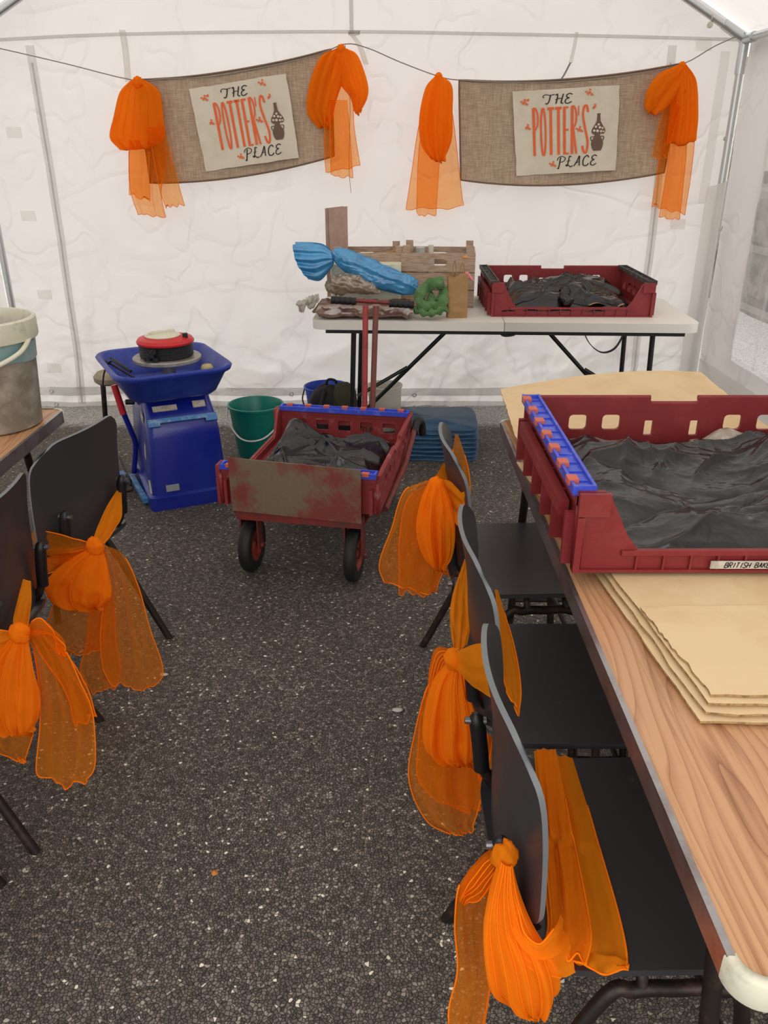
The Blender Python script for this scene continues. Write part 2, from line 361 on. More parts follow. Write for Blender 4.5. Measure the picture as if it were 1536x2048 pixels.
def plate(name, loops, thick, mats, parent=None, mtx=None):
    """flat board from an outline and holes (x,y), extruded by thick along z"""
    cu = bpy.data.curves.new('tmp', 'CURVE'); cu.dimensions = '2D'; cu.fill_mode = 'BOTH'; cu.extrude = thick / 2
    for lp in loops:
        s = cu.splines.new('POLY'); s.points.add(len(lp) - 1); s.use_cyclic_u = True
        for p, q in zip(s.points, lp): p.co = (q[0], q[1], 0, 1)
    t = bpy.data.objects.new('tmp', cu); me = bpy.data.meshes.new_from_object(t)
    bpy.data.objects.remove(t); bpy.data.curves.remove(cu)
    if mtx: me.transform(mtx)
    me.materials.clear()
    me.name = name
    return link_mesh(name, me, mats, parent)
def rrect(x0, x1, y0, y1, r, n=5):
    out = []
    for cx, cy, a in ((x1 - r, y1 - r, 0), (x0 + r, y1 - r, 90), (x0 + r, y0 + r, 180), (x1 - r, y0 + r, 270)):
        for k in range(n + 1):
            t = math.radians(a + 90 * k / n); out.append((cx + r * math.cos(t), cy + r * math.sin(t)))
    return out
def nz(p, f=1.0, s=0): return noise.noise(Vector(p) * f + Vector((s * 13.7, s * 7.3, s * 3.1)))
def crumple(p, f, s=0, oct=4):
    t, a = 0, 1
    p = Vector(p) + .25 / f * Vector((nz(p, f * .8, s + 5), nz(p, f * .8, s + 6), nz(p, f * .8, s + 7)))
    for k in range(oct):
        t += a * (1 - 2.2 * abs(nz(p, f, s + k))); a *= .5; f *= 2.1
    return t
def creases(n, L, D, seed):
    rnd = random.Random(seed); out = []
    for k in range(n):
        a = rnd.gauss(.35, .8); out.append((math.cos(a), math.sin(a), rnd.uniform(-.5, .5) * L, rnd.uniform(-.5, .5) * D, rnd.uniform(.05, .22), rnd.uniform(.006, .024), rnd.choice((1, 1, -.7)) * rnd.uniform(.009, .030)))
    return out
def crease_h(x, y, C, seed):
    w1 = .03 * nz((x, y, 0), 5, seed); h = 0
    for c, s, cx, cy, ln, wd, a in C:
        u = (x - cx) * c + (y - cy) * s; v = -(x - cx) * s + (y - cy) * c + w1 + .15 * u * u / ln
        if abs(u) < ln * 1.6 and abs(v) < wd * 7: h += a * math.exp(-abs(v) / wd) * math.exp(-(u / ln) ** 2 * 1.4)
    return h
def dup(root, loc=None, rz=None, label=None, group=None):
    def rec(o, par):
        c = o.copy(); COL.objects.link(c)
        if par: c.parent = par
        for ch in kids(o): rec(ch, c)
        return c
    r = rec(root, None)
    if loc is not None: r.location = loc
    if rz is not None: r.rotation_euler = (0, 0, rz)
    if label: r['label'] = label
    if group: r['group'] = group
    return r
def kids(o): return [c for c in list(COL.objects) if c.parent == o]

# ================================================================ THE TENT
XL, XR, YB, YF, XC = -2.25, 1.93, 4.86, -.55, -.17  # YF: unseen open end, tent shortened here to let in more light
EAVE = 2.03; SL = .56
def top(x): return EAVE + SL * ((x - XL) if x < XC else (XR - x) * (XC - XL) / (XR - XC))
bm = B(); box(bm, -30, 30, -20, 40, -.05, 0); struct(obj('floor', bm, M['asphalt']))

def wall_pt(x, z):
    low = max(0, 1 - z / .85)
    d = .014 * nz((x, 0, z), .9, 1) + .007 * crumple((x, z * .6, 0), 1.4, 2, 4) + low * .034 * crumple((x * .8, z, 3), 3.0, 4, 4)
    ang = crumple((x * .5 + z * .6, z * .4 - x * .3, 9), 1.6, 8, 2) * .009
    return Vector((x, YB + d + ang, z))
bm = B()
def gw(u, v):
    x = XL + (XR - XL) * u; t = top(x); return wall_pt(x, t * v)
grid(bm, 300, 210, gw)
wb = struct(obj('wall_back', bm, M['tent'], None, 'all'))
def strip(name, pts, w, m, parent, off=-.012, dirn=(1, 0, 0), th=.002):
    """flat tape following points on the back sheet"""
    bm = B(); d = Vector(dirn) * w / 2; P = cr(pts, 8) if len(pts) > 2 else cr(pts, 24)
    A = [[bm.verts.new(wall_pt(p.x + s * d.x, p.z + s * d.z) + Vector((0, off - k * th, 0))) for s in (-1, 1)] for k in (0, 1) for p in P]
    n = len(P)
    for i in range(n - 1):
        bm.faces.new((A[n + i][0], A[n + i][1], A[n + i + 1][1], A[n + i + 1][0])); bm.faces.new((A[i][0], A[i + 1][0], A[i + 1][1], A[i][1]))
        bm.faces.new((A[i][0], A[n + i][0], A[n + i + 1][0], A[i + 1][0])); bm.faces.new((A[i][1], A[i + 1][1], A[n + i + 1][1], A[n + i][1]))
    return obj(name, bm, m, parent, 'all')
for (xa, xb) in ((-1.87, -1.90), (1.52, 1.54)):
    strip('seam', [(xa, 0, 1.98), ((xa + xb) / 2 + .015, 0, 1.0), (xb, 0, .02)], .045, M['tentstrip'], wb)
    strip('zip', [(xa, 0, 1.90), ((xa + xb) / 2 + .015, 0, 1.0), (xb, 0, .02)], .010, M['tentline'], wb, off=-.016)
strip('hem_band', [(XL + .02, 0, .105), (0, 0, .095), (XR - .02, 0, .11)], .05, M['tentline'], wb, dirn=(0, 0, 1), off=-.014)
strip('hem_band', [(XL + .02, 0, .02), (0, 0, .018), (XR - .02, 0, .02)], .034, M['tentline'], wb, dirn=(0, 0, 1), off=-.014)
strip('gable_seam', [(XL + .02, 0, 1.995), (-1.4, 0, 2.03), (XC - .06, 0, 2.042), (XC, 0, 2.03), (XC + .06, 0, 2.042), (.7, 0, 2.03), (XR - .03, 0, 2.005)], .016, M['tentline'], wb, dirn=(0, 0, 1), off=-.014)
strip('centre_tape', [(XC, 0, 2.03), (XC, 0, 3.15)], .02, M['tentline'], wb)
strip('tie_strap', [(-1.37, 0, 2.05), (-1.365, 0, 1.95), (-1.37, 0, 1.81)], .033, M['tentwrap'], wb, off=-.02)
strip('tie_strap', [(1.01, 0, 2.04), (1.0, 0, 1.95), (.99, 0, 1.90)], .018, M['tentwrap'], wb, off=-.02)
strip('tie_strap', [(.99, 0, 1.90), (.96, 0, 1.84), (.93, 0, 1.80)], .010, M['rope'], wb, off=-.02)
strip('tie_strap', [(XC, 0, 2.03), (XC + .04, 0, 1.98), (XC + .075, 0, 1.89)], .028, M['tentwrap'], wb, off=-.03)
for px, py in ((28, 265), (57, 432), (88, 590), (107, 738), (1355, 448), (1407, 90)):
    p = at(px, py, YB); bm = B()
    grid(bm, 8, 6, lambda u, v: wall_pt(p.x + (u - .5) * .085, p.z + (v - .5) * .055) + Vector((0, -.016, 0)))
    obj('velcro_tab', bm, M['tentwrap'], wb, 'all')
for px, py in ((103, 782), (583, 788), (829, 790), (584, 812), (829, 815), (113, 808), (1452, 277), (1432, 459), (1397, 618), (1371, 765)):
    p = at(px, py, YB - .03) if py > 780 or px < 1300 else at(px, py, 4.80); bm = B()
    tube(bm, [p + Vector((.011 * math.cos(a), 0, .011 * math.sin(a))) for a in [k * PI / 8 for k in range(16)]], .004, 6, closed=True)
    if px > 1300: tube(bm, cr([p, p + Vector((.03, .01, -.01)), p + Vector((.045, .03, .015))], 4), .004, 6)
    obj('eyelet', bm, M['steel'], wb, 'all')

# right side sheet with its grid window
WY0, WY1, WZ0, WZ1 = 2.7, 4.42, .42, 1.60
def side_pt(x, y, z, s):
    low = max(0, 1 - z / .8)
    return Vector((x + .012 * nz((y, z, 0), 1.1, s) + .005 * crumple((y, z, 1), 2.2, s, 3) + low * .008 * crumple((y, z, 4), 3.5, s, 3), y, z))
def side_wall(name, x, s, hole):
    bm = B(); ny, nzz = 126, 50
    def fn(u, v): return side_pt(x, YF + (YB - YF) * u, EAVE * v, s)
    def keep(u, v):
        y = YF + (YB - YF) * u; z = EAVE * v
        zt = WZ1 - .25 * max(0, abs(y - (WY0 + WY1) / 2) / ((WY1 - WY0) / 2)) ** 6
        return not (hole and WY0 < y < WY1 and WZ0 < z < zt)
    grid(bm, ny, nzz, fn, keep=keep); return struct(obj(name, bm, M['tent'], None, 'all'))
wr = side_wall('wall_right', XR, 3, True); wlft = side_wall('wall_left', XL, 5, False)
wroot = None
bm = B(); grid(bm, 40, 30, lambda u, v: side_pt(XR + .01, WY0 - .06 + (WY1 - WY0 + .12) * u, WZ0 - .05 + (WZ1 - WZ0 + .1) * v, 3))
wroot = struct(obj('window_1', bm, M['film'], None, 'all'))
for k in range(7):
    y = WY0 + (WY1 - WY0) * k / 6; bm = B()
    grid(bm, 1, 30, lambda u, v: side_pt(XR - .006, y + (u - .5) * .035, WZ0 + (WZ1 - WZ0) * v, 3)); obj('glazing_bar', bm, M['tentstrip'], wroot, 'all')
for k in range(5):
    z = WZ0 + (WZ1 - WZ0) * k / 4; bm = B()
    grid(bm, 40, 1, lambda u, v: side_pt(XR - .007, WY0 + (WY1 - WY0) * u, z + (v - .5) * .035, 3)); obj('glazing_bar', bm, M['tentstrip'], wroot, 'all')
bm = B(); grid(bm, 80, 2, lambda u, v: side_pt(XR - .01, YF + (YB - .02 - YF) * u, .02 + .3 * v, 3)); obj('ground_skirt', bm, M['tentwrap'], wr, 'all')
# flap of sheet folded round the corner pole
bm = B()
grid(bm, 10, 40, lambda u, v: Vector((XR - .12 + .11 * u + .006 * nz((0, 0, v * 6), 1, 3), YB - .03 - .085 * math.sin(PI * u), .01 + 1.28 * v + .05 * u)))
obj('corner_flap', bm, M['flap'], wb, 'all')
bm = B()
grid(bm, 2, 30, lambda u, v: Vector((XR - .16 + .05 * u, YB - .035, 1.2 + .75 * v)))
obj('corner_flap', bm, M['tentwrap'], wb, 'all')
# roof
bm = B(); RZ = top(XC)
grid(bm, 30, 50, lambda u, v: Vector((XL - .12 + (XC - XL + .12) * u, YF + (YB + .05 - YF) * v, EAVE + .03 - .067 + (RZ - EAVE + .067) * u + .012 * nz((u * 2, v * 7, 0), 1.3, 2))))
grid(bm, 30, 50, lambda u, v: Vector((XC + (XR - XC + .12) * u, YF + (YB + .05 - YF) * v, RZ + .03 - (RZ - EAVE + .067) * u + .012 * nz((u * 2, v * 7, 4), 1.3, 2))))
struct(obj('ceiling', bm, M['tent'], None, 'all'))
# steel frame
fr = thing('tent_frame', 'galvanised steel pole frame standing inside the white tent', 'tent frame', (XC, YB, 0))
def pipe(name, a, b, r, m=None, par=fr):
    bm = B(); tube(bm, [a, b], r, 14); return wparent(obj(name, bm, m or M['steel'], None, True), par)
for x, s in ((XR - .06, -1), (XL + .06, 1)):
    for y in (YB - .07, 1.7, YF + .1): pipe('upright_pole', (x, y, 0), (x, y, EAVE - .04), .019)
    pipe('eave_bar', (x, YF + .05, EAVE - .03), (x, YB - .03, EAVE - .03), .019)
    for y in (YB - .07, 1.7, YF + .1): pipe('rafter', (x, y, EAVE - .03), (XC, y, RZ - .08), .019)
    bm = B(); c = Vector((x, YB - .07, EAVE - .03))
    tube(bm, [c + Vector((0, 0, .02)), c - Vector((0, 0, .16))], .025, 14)
    tube(bm, [c - Vector((0, -.02, 0)), c - Vector((0, .12, 0))], .025, 14)
    d = Vector((XC - x, 0, RZ - EAVE)).normalized(); tube(bm, [c, c + d * .14], .025, 14)
    wparent(obj('corner_joint', bm, M['steel'], None, True), fr)
    for k in range(3):
        q = c + d * (.22 + .25 * k); bm = B()
        lathe(bm, [(0, -.016), (.012, -.011), (.016, 0), (.012, .011), (0, .016)], q - Vector((0, .0, .045)), 12)
        tube(bm, [q + Vector((0, -.022, .0)), q + Vector((0, -.005, -.035))], .003, 6)
        wparent(obj('bungee_ball', bm, M['cream_p'], None, True), fr)
pipe('ridge_bar', (XC, YF + .05, RZ - .08), (XC, YB - .03, RZ - .08), .019)
# rough stone wall beyond the window
bm = B(); grid(bm, 60, 24, lambda u, v: Vector((3.5 + .05 * crumple((u * 12, v * 5, 0), 1.1, 1, 3), 4 + 10 * u, 2.3 * v)))
box(bm, 3.6, 3.9, 4, 14, 0, 2.3)
tag(obj('stone_wall', bm, mat('grey_brown_stone', '6E675E', .9, vary='4B4741', vscale=4, bump=.5, bscale=8)), 'grey brown stone wall outside, seen through the clear tent window', 'wall')

# ================================================================ CORD AND BANNERS
cord = []
cord = [at(0, 97, 4.78) + Vector((-.15, .02, .03)), at(0, 97, 4.78), at(130, 127, 4.78), at(265, 160, 4.78), at(330, 158, 4.79), at(430, 152, 4.79), at(560, 128, 4.79), at(640, 108, 4.79), at(690, 88, 4.78),
        at(735, 96, 4.78), at(800, 124, 4.78), at(875, 152, 4.78), at(918, 160, 4.78), at(1030, 165, 4.79), at(1150, 162, 4.79), at(1270, 148, 4.79), at(1365, 128, 4.78), at(1430, 92, 4.78), at(1490, 66, 4.77)]
bm = B(); tube(bm, cr(cord, 4), .003, 6)
tag(obj('hanging_cord', bm, M['rope'], None, 'all'), 'thin grey cord strung across the tent wall, carrying both banners', 'cord')
bm = B(); tube(bm, cr([at(690, 88, 4.755), at(700, 200, 4.75), at(698, 330, 4.74), at(702, 386, 4.74)], 5), .0015, 5)
tag(obj('string', bm, M['rope'], None, 'all'), 'loose thin string dangling below the middle orange sash on the left banner', 'string')

def bilerp(q, u, v): return (q[0] * (1 - u) + q[1] * u) * (1 - v) + (q[3] * (1 - u) + q[2] * u) * v
def ribbon(bm, pts, w, S, off, n=6):
    """inked stroke in patch coordinates (u right, v down) laid on surface S"""
    P = cr([(a[0], a[1], 0) for a in pts], n) if len(pts) > 2 else cr([(a[0], a[1], 0) for a in pts], 3)
    prev = None
    for i, p in enumerate(P):
        t = P[min(i + 1, len(P) - 1)] - P[max(i - 1, 0)]
        if t.length < 1e-6: continue
        t.normalize(); nrm = Vector((-t.y, t.x, 0)) * w / 2
        a = [bm.verts.new(S(p.x + s * nrm.x, p.y + s * nrm.y) + Vector((0, -off, 0))) for s in (-1, 1)]
        if prev: bm.faces.new((prev[0], prev[1], a[1], a[0]))
        prev = a
def blob(bm, poly, S, off):
    bm.faces.new([bm.verts.new(S(x, y) + Vector((0, -off, 0))) for x, y in poly])
def O(cx, cy, rx, ry, n=12): return [(cx + rx * math.cos(2 * PI * k / n), cy + ry * math.sin(2 * PI * k / n)) for k in range(n + 1)]
def arc(cx, cy, rx, ry, a0, a1, n=6): return [(cx + rx * math.cos(math.radians(a0 + (a1 - a0) * k / n)), cy + ry * math.sin(math.radians(a0 + (a1 - a0) * k / n))) for k in range(n + 1)]
def banner(label, quad, sagT, sagB, pq, du):
    t = thing('banner', label, 'banner', quad[0].lerp(quad[1], .5), 0, None)
    def S(u, v, off=0):
        p = bilerp(quad, u, v); s = (sagT * (1 - v) + sagB * v) * 4 * u * (1 - u)
        return Vector((p.x, 4.80 + .008 * math.sin(u * 9 + v * 2) - .006 * nz((u * 4, v * 2, 0), 1.5, 2) - off, p.z - s))
    bm = B(); V = grid(bm, 60, 24, S)
    wparent(obj('burlap_panel', bm, M['burlap'], None, 'all'), t)
    bm = B()
    per = [S(u / 30, 0) for u in range(31)] + [S(1, v / 12) for v in range(1, 13)] + [S(1 - u / 30, 1) for u in range(1, 31)] + [S(0, 1 - v / 12) for v in range(1, 12)]
    tube(bm, per, .0055, 6, closed=True); wparent(obj('binding', bm, M['burlapedge'], None, 'all'), t)
    def Q(u, v):
        p = bilerp(pq, u, v); return Vector((p.x, 4.785 + .004 * math.sin(u * 7), p.z))
    bm = B(); grid(bm, 20, 20, lambda u, v: Q(u + .008 * nz((u * 9, v * 9, 0), 1, 1), v + .008 * nz((u * 9, v * 9, 3), 1, 1)))
    pt = wparent(obj('cream_patch', bm, M['patch'], None, 'all'), t)
    def add(name, bm, m):
        o = obj(name, bm, m); o.parent = pt; return o
    # POTTER'S, tall and condensed
    bm = B(); x0, x1 = .18 + du, .72 + du; y0, y1 = .21, .77; wst = .026
    cw = (x1 - x0) / 7.4; yy = lambda a: y0 + (y1 - y0) * a
    X = [x0 + cw * k for k in (0, 1, 2, 3, 4, 5, 5.9, 6.5)]; w = cw * .72
    R = lambda pts, ww=wst: ribbon(bm, pts, ww, Q, .003)
    for k, ch in enumerate("POTTER'S"):
        a = X[k]
        if ch in 'PR':
            R([(a + .01, yy(0)), (a + .01, yy(1))]); R([(a, yy(.01)), (a + w * .5, yy(.0)), (a + w * .9, yy(.12)), (a + w * .9, yy(.32)), (a + w * .5, yy(.44)), (a + .01, yy(.45))], .017)
            if ch == 'R': R([(a + w * .4, yy(.46)), (a + w, yy(1))], .02)
        elif ch == 'O': R([(a + w * .5 + w * .42 * math.sin(q), yy(.5 - .5 * math.cos(q))) for q in [k2 * PI / 8 for k2 in range(17)]], .019)
        elif ch == 'T': R([(a + w * .5, yy(0)), (a + w * .5, yy(1))]); R([(a - .005, yy(.02)), (a + w + .005, yy(.02))], .03)
        elif ch == 'E':
            R([(a + .01, yy(0)), (a + .01, yy(1))])
            for q in (.015, .48, .985): R([(a, yy(q)), (a + w * .95, yy(q))], .022)
        elif ch == "'": R([(a + w * .1, yy(0)), (a + w * .1, yy(.2))], .012)
        else: R([(a + w, yy(.14)), (a + w * .75, yy(.01)), (a + w * .3, yy(.02)), (a + w * .08, yy(.2)), (a + w * .45, yy(.45)), (a + w * .98, yy(.75)), (a + w * .8, yy(.97)), (a + w * .35, yy(.98)), (a + .0, yy(.84))], .021)
    add('orange_lettering', bm, M['print_o'])
    # THE and PLACE in a curly hand
    def script(word, cx, cy, lw, lh, name):
        bm = B(); R = lambda pts, ww=.0085: ribbon(bm, [(cx + lw * (p[0] + .18 * (1 - p[1])), cy + lh * p[1]) for p in pts], ww, Q, .003)
        x = 0
        for ch in word:
            T = lambda pts, ww=.0085: R([(x + p[0], p[1]) for p in pts], ww)
            if ch == 'T': T([(-.35, .35), (-.45, .15), (-.2, .0), (.3, .08), (.8, .0)]); T([(.35, .05), (.3, .6), (.15, .95), (-.1, .9)], .012)
            elif ch == 'H': T([(-.1, .1), (.1, .02), (.15, .4), (.1, 1)], .012); T([(.75, 0), (.68, .5), (.65, .9), (.9, 1)], .012); T([(-.05, .6), (.3, .45), (.7, .48)])
            elif ch == 'E': T([(.75, .12), (.45, 0), (.15, .15), (.2, .38), (.45, .45), (.12, .6), (.1, .9), (.4, 1.02), (.8, .85)], .011)
            elif ch == 'P': T([(.15, .05), (.12, .5), (.05, 1.15), (-.1, 1.1)], .012); T([(-.25, .35), (-.1, .05), (.35, -.05), (.75, .15), (.6, .45), (.15, .55)])
            elif ch == 'L': T([(.5, .05), (.25, 0), (.2, .5), (.1, .95), (-.05, .85), (.2, .85), (.55, 1.05), (.8, .95)], .011); T([(.0, .5), (.4, .42)])
            elif ch == 'A': T([(-.05, 1), (.25, .6), (.5, 0), (.58, .5), (.65, 1)], .011); T([(.1, .65), (.6, .6)])
            elif ch == 'C': T([(.72, .2), (.5, 0), (.15, .2), (.05, .6), (.2, .98), (.6, 1), (.8, .8)], .012)
            x += 1
        add(name, bm, M['print_k'])
    script('THE', .31 + du, .06, .085, .11, 'script_lettering'); script('PLACE', .42 + du, .80, .078, .12, 'script_lettering')
    # vase above, pot below
    bm = B(); vx, vy = .81 + du, .31
    prof = [(.018, 0), (.014, .02), (.018, .09), (.035, .13), (.062, .18), (.068, .215), (.055, .24)]
    L_ = [(vx - a, vy + b) for a, b in prof] + [(vx + a, vy + b) for a, b in prof[::-1]]
    blob(bm, L_[::-1], Q, .003)
    px_, py_ = .80 + du, .55
    prof = [(.03, 0), (.026, .02), (.034, .04), (.055, .08), (.06, .12), (.05, .17), (.034, .20)]
    L_ = [(px_ - a, py_ + b) for a, b in prof] + [(px_ + a, py_ + b) for a, b in prof[::-1]]
    blob(bm, L_[::-1], Q, .003)
    for s in (-1, 1): ribbon(bm, [(px_ + s * .03, py_ + .03), (px_ + s * .062, py_ + .035), (px_ + s * .06, py_ + .07), (px_ + s * .048, py_ + .085)], .010, Q, .003)
    add('pottery_print', bm, M['print_b'])
    bm = B()
    for ox, oy, r in ((0, .13, .012), (-.026, .155, .012), (.012, .165, .013), (.038, .175, .011), (-.042, .2, .012), (-.01, .205, .014), (.026, .212, .012), (.05, .215, .009)):
        blob(bm, O(vx + ox, vy + oy, r, r * 1.15)[:-1][::-1], Q, .0045)
    add('vase_dot_print', bm, M['patch'])
    def heart(x, y, s, a):
        pts = []
        for k in range(14):
            t = 2 * PI * k / 14; hx = 16 * math.sin(t) ** 3; hy = -(13 * math.cos(t) - 5 * math.cos(2 * t) - 2 * math.cos(3 * t) - math.cos(4 * t))
            pts.append((x + s * (hx * math.cos(a) - hy * math.sin(a)) / 16, y + s * (hx * math.sin(a) + hy * math.cos(a)) / 16))
        blob(bm, pts, Q, .0035)
    random.seed(3)
    for cx, cy, n, rr in ((.11, .13, 6, .04), (.72, .06, 5, .04), (.13, .42, 4, .03), (.63, .48, 5, .035), (.77, .23, 3, .025), (.37, .88, 5, .035)):
        bm = B()
        for k in range(n):
            a = k * 2.4; heart(cx + du + rr * math.sqrt(k / n) * math.cos(a), cy + rr * 1.1 * math.sqrt(k / n) * math.sin(a), .013 + .004 * (k % 2), a)
        add('orange_heart_print', bm, M['print_o'])
    return t
q1 = [at(272, 160, 4.8), at(662, 98, 4.8), at(668, 312, 4.8), at(300, 366, 4.8)]
banner('burlap banner with cream lettered patch hanging higher at its right, on the left', q1, .028, .035, [at(378, 178, 4.785), at(572, 147, 4.785), at(598, 315, 4.785), at(412, 343, 4.785)], .03)
q2 = [at(918, 160, 4.8), at(1368, 126, 4.8), at(1327, 345, 4.8), at(922, 360, 4.8)]
banner('burlap banner with cream lettered patch hanging above the white folding table', q2, .035, .045, [at(1025, 183, 4.785), at(1240, 170, 4.785), at(1232, 340, 4.785), at(1033, 352, 4.785)], 0)

# ================================================================ ORGANZA SASHES
def rows(R, y, dy=0):
    """R: (xl, yl, xr, yr) photo rows -> pairs of points near depth y; dy tilts the cloth left-to-right"""
    out = []
    for i, r in enumerate(R):
        ya = y[i] if isinstance(y, (list, tuple)) else y
        out.append((at(r[0], r[1], ya - dy / 2), at(r[2], r[3], ya + dy / 2)))
    return out
def cloth(name, rws, par, folds=5, amp=.012, m='org', hem=True, seed=0, gather=.25, puff=0, nu=44, nv=44, hemr=.0016, bulge=0):
    """draped cloth between two edges; puff>0 makes a closed bow loop with a back layer"""
    L = cr([r[0] for r in rws], max(3, nv // (len(rws) - 1))); R = cr([r[1] for r in rws], max(3, nv // (len(rws) - 1)))
    n = len(L) - 1
    def nrm(j):
        t = L[min(j + 1, n)] - L[max(j - 1, 0)] + R[min(j + 1, n)] - R[max(j - 1, 0)]; w = R[j] - L[j]
        q = w.cross(t)
        if q.length < 1e-9: return Vector((0, -1, 0))
        q.normalize(); return q if q.y < 0 else -q
    N = [nrm(j) for j in range(n + 1)]
    def P(u, j, side):
        v = j / n; w = (R[j] - L[j]).length
        ph = seed * 1.7 + .8 * math.sin(v * 3 + seed)
        env = (gather + (1 - gather) * min(1, v * 1.8))
        a = amp * env * min(1, w / .06) * (.38 * math.sin(2 * PI * (folds * u + .25 * math.sin(v * 4 + seed) * u) + ph) + 2.1 * nz((u * folds * 1.15 + .3 * v, v * 1.1, seed), 1, seed))
        a += amp * .5 * env * nz((u * 3, v * 3, seed), 2.2, seed)
        d = bulge * math.sin(PI * u) * math.sin(PI * min(1, v + .1))
        if puff: d += side * puff * math.sqrt(max(0, math.sin(PI * u))) * (.35 + .65 * math.sin(PI * min(1, v * .9 + .08)))
        pt = L[j].lerp(R[j], u) + N[j] * (a + d)
        if j == n or j == n - 1: pt = pt + (L[j] - L[j - 1]).normalized() * .022 * nz((u * 4.5, seed * 3.3, 0), 1, seed)
        return pt
    bm = B()
    for side in ((1, -1) if puff else (1,)):
        V = [[bm.verts.new(P(i / nu, j, side)) for i in range(nu + 1)] for j in range(n + 1)]
        for j in range(n):
            for i in range(nu): bm.faces.new((V[j][i], V[j][i + 1], V[j + 1][i + 1], V[j + 1][i]))
    if puff:
        V0 = [P(i / nu, n, 1) for i in range(nu + 1)]; V1 = [P(i / nu, n, -1) for i in range(nu + 1)]
        A = [bm.verts.new(p) for p in V0]; C = [bm.verts.new(p) for p in V1]
        Mid = [bm.verts.new(p.lerp(q, .5) + (L[n] - L[n - 1]).normalized() * puff * .8 * math.sin(PI * i / nu)) for i, (p, q) in enumerate(zip(V0, V1))]
        for i in range(nu):
            bm.faces.new((A[i], A[i + 1], Mid[i + 1], Mid[i])); bm.faces.new((Mid[i], Mid[i + 1], C[i + 1], C[i]))
    if hem:
        e = [P(0, j, 1) for j in range(n // 5, n + 1)] + [P(i / nu, n, 1) for i in range(1, nu + 1)] + [P(1, j, 1) for j in range(n - 1, n // 5, -1)]
        tube(bm, e, hemr, 5, mi=1)
    elif puff:
        for u in (.12, .26, .42, .55, .7, .86):
            tube(bm, [P(u, j, 1) + N[j] * .001 for j in range(0, n + 1, 2)], hemr * .7, 4, mi=1)
    bmesh.ops.remove_doubles(bm, verts=bm.verts, dist=1e-6)
    return wparent(obj(name, bm, [M[m], M['orghem']], None, 'all'), par)
def knot(c, r, par, seed=0, stretch=(.85, .7, .95)):
    bm = B(); bmesh.ops.create_uvsphere(bm, u_segments=28, v_segments=18, radius=r)
    for v in bm.verts:
        p = v.co.copy(); v.co = Vector((p.x * stretch[0], p.y * stretch[1], p.z * stretch[2])) * (1 + .22 * crumple(p / r, 1.3, seed, 3)) + Vector(c)
    return wparent(obj('knot', bm, M['orgd'], None, 'all'), par)
SW = 4.765
def sash(label, base, group=None): return thing('organza_sash', label, 'sash', base, 0, group)

s = sash('orange organza bow hanging at the left end of the left banner', at(275, 165, SW))
cloth('bow_loop', rows([(262, 160, 290, 160), (240, 185, 318, 182), (228, 235, 326, 225), (220, 275, 330, 270), (240, 300, 318, 285)], SW), s, 5, .012, 'orgd', False, 1, puff=.022)
cloth('tail', rows([(262, 255, 325, 250), (258, 320, 332, 320), (262, 385, 322, 385), (277, 430, 330, 433)], SW + .01), s, 4, .010, seed=2)
cloth('tail', rows([(296, 255, 328, 250), (308, 320, 345, 320), (320, 380, 362, 385), (333, 418, 368, 407)], SW - .03), s, 2, .008, seed=5)
cloth('tail', rows([(258, 280, 300, 280), (258, 340, 298, 340), (258, 388, 300, 405)], SW - .02), s, 2, .007, seed=7)
knot(at(276, 165, SW - .01), .026, s, 1)
s = sash('orange organza bow hanging between the left banner and the tent centre', at(682, 95, SW))
cloth('bow_loop', rows([(672, 97, 688, 97), (640, 115, 700, 108), (618, 170, 690, 150), (614, 225, 672, 205), (635, 255, 665, 245)], SW), s, 4, .012, 'orgd', False, 3, puff=.022)
cloth('bow_loop', rows([(678, 97, 694, 97), (668, 115, 716, 112), (675, 160, 735, 165), (700, 195, 735, 195), (708, 225, 722, 222)], SW - .01), s, 3, .010, 'orgd', False, 4, puff=.018)
cloth('tail', rows([(668, 110, 702, 110), (655, 190, 706, 190), (649, 250, 708, 250), (649, 310, 716, 305), (652, 345, 720, 328)], SW - .01), s, 4, .010, seed=1)
cloth('tail', rows([(660, 200, 695, 200), (660, 270, 700, 270), (662, 352, 706, 353)], SW - .03), s, 2, .008, seed=4)
knot(at(682, 99, SW - .01), .022, s, 2)
s = sash('orange organza bow hanging alone beside the left end of the right banner', at(877, 152, SW))
cloth('bow_loop', rows([(870, 152, 884, 152), (850, 178, 904, 172), (838, 240, 905, 225), (843, 290, 903, 280), (865, 322, 888, 320)], SW - .015), s, 4, .010, 'orgd', False, 5, puff=.02)
cloth('tail', rows([(862, 165, 895, 165), (838, 250, 908, 250), (824, 340, 918, 340), (812, 418, 927, 414)], SW + .01), s, 3, .009, seed=3)
cloth('tail', rows([(855, 200, 885, 200), (838, 300, 880, 300), (833, 428, 872, 430)], SW - .01), s, 2, .007, seed=6)
knot(at(877, 155, SW - .01), .02, s, 3)
s = sash('orange organza bow hanging at the right end of the right banner', at(1365, 128, SW))
cloth('bow_loop', rows([(1355, 130, 1372, 138), (1318, 148, 1358, 185), (1295, 180, 1335, 215), (1288, 212, 1312, 230)], SW - .02), s, 3, .010, 'orgd', False, 6, puff=.018)
cloth('bow_loop', rows([(1356, 130, 1374, 130), (1345, 150, 1392, 160), (1340, 220, 1397, 220), (1333, 285, 1394, 280)], SW - .01), s, 4, .010, 'orgd', False, 8, puff=.02)
cloth('tail', rows([(1348, 170, 1385, 170), (1325, 280, 1388, 280), (1312, 360, 1380, 360), (1303, 416, 1371, 426)], SW + .01), s, 3, .009, seed=5)
cloth('tail', rows([(1340, 180, 1372, 180), (1318, 250, 1350, 250), (1305, 312, 1335, 314)], SW - .03), s, 2, .008, seed=9)
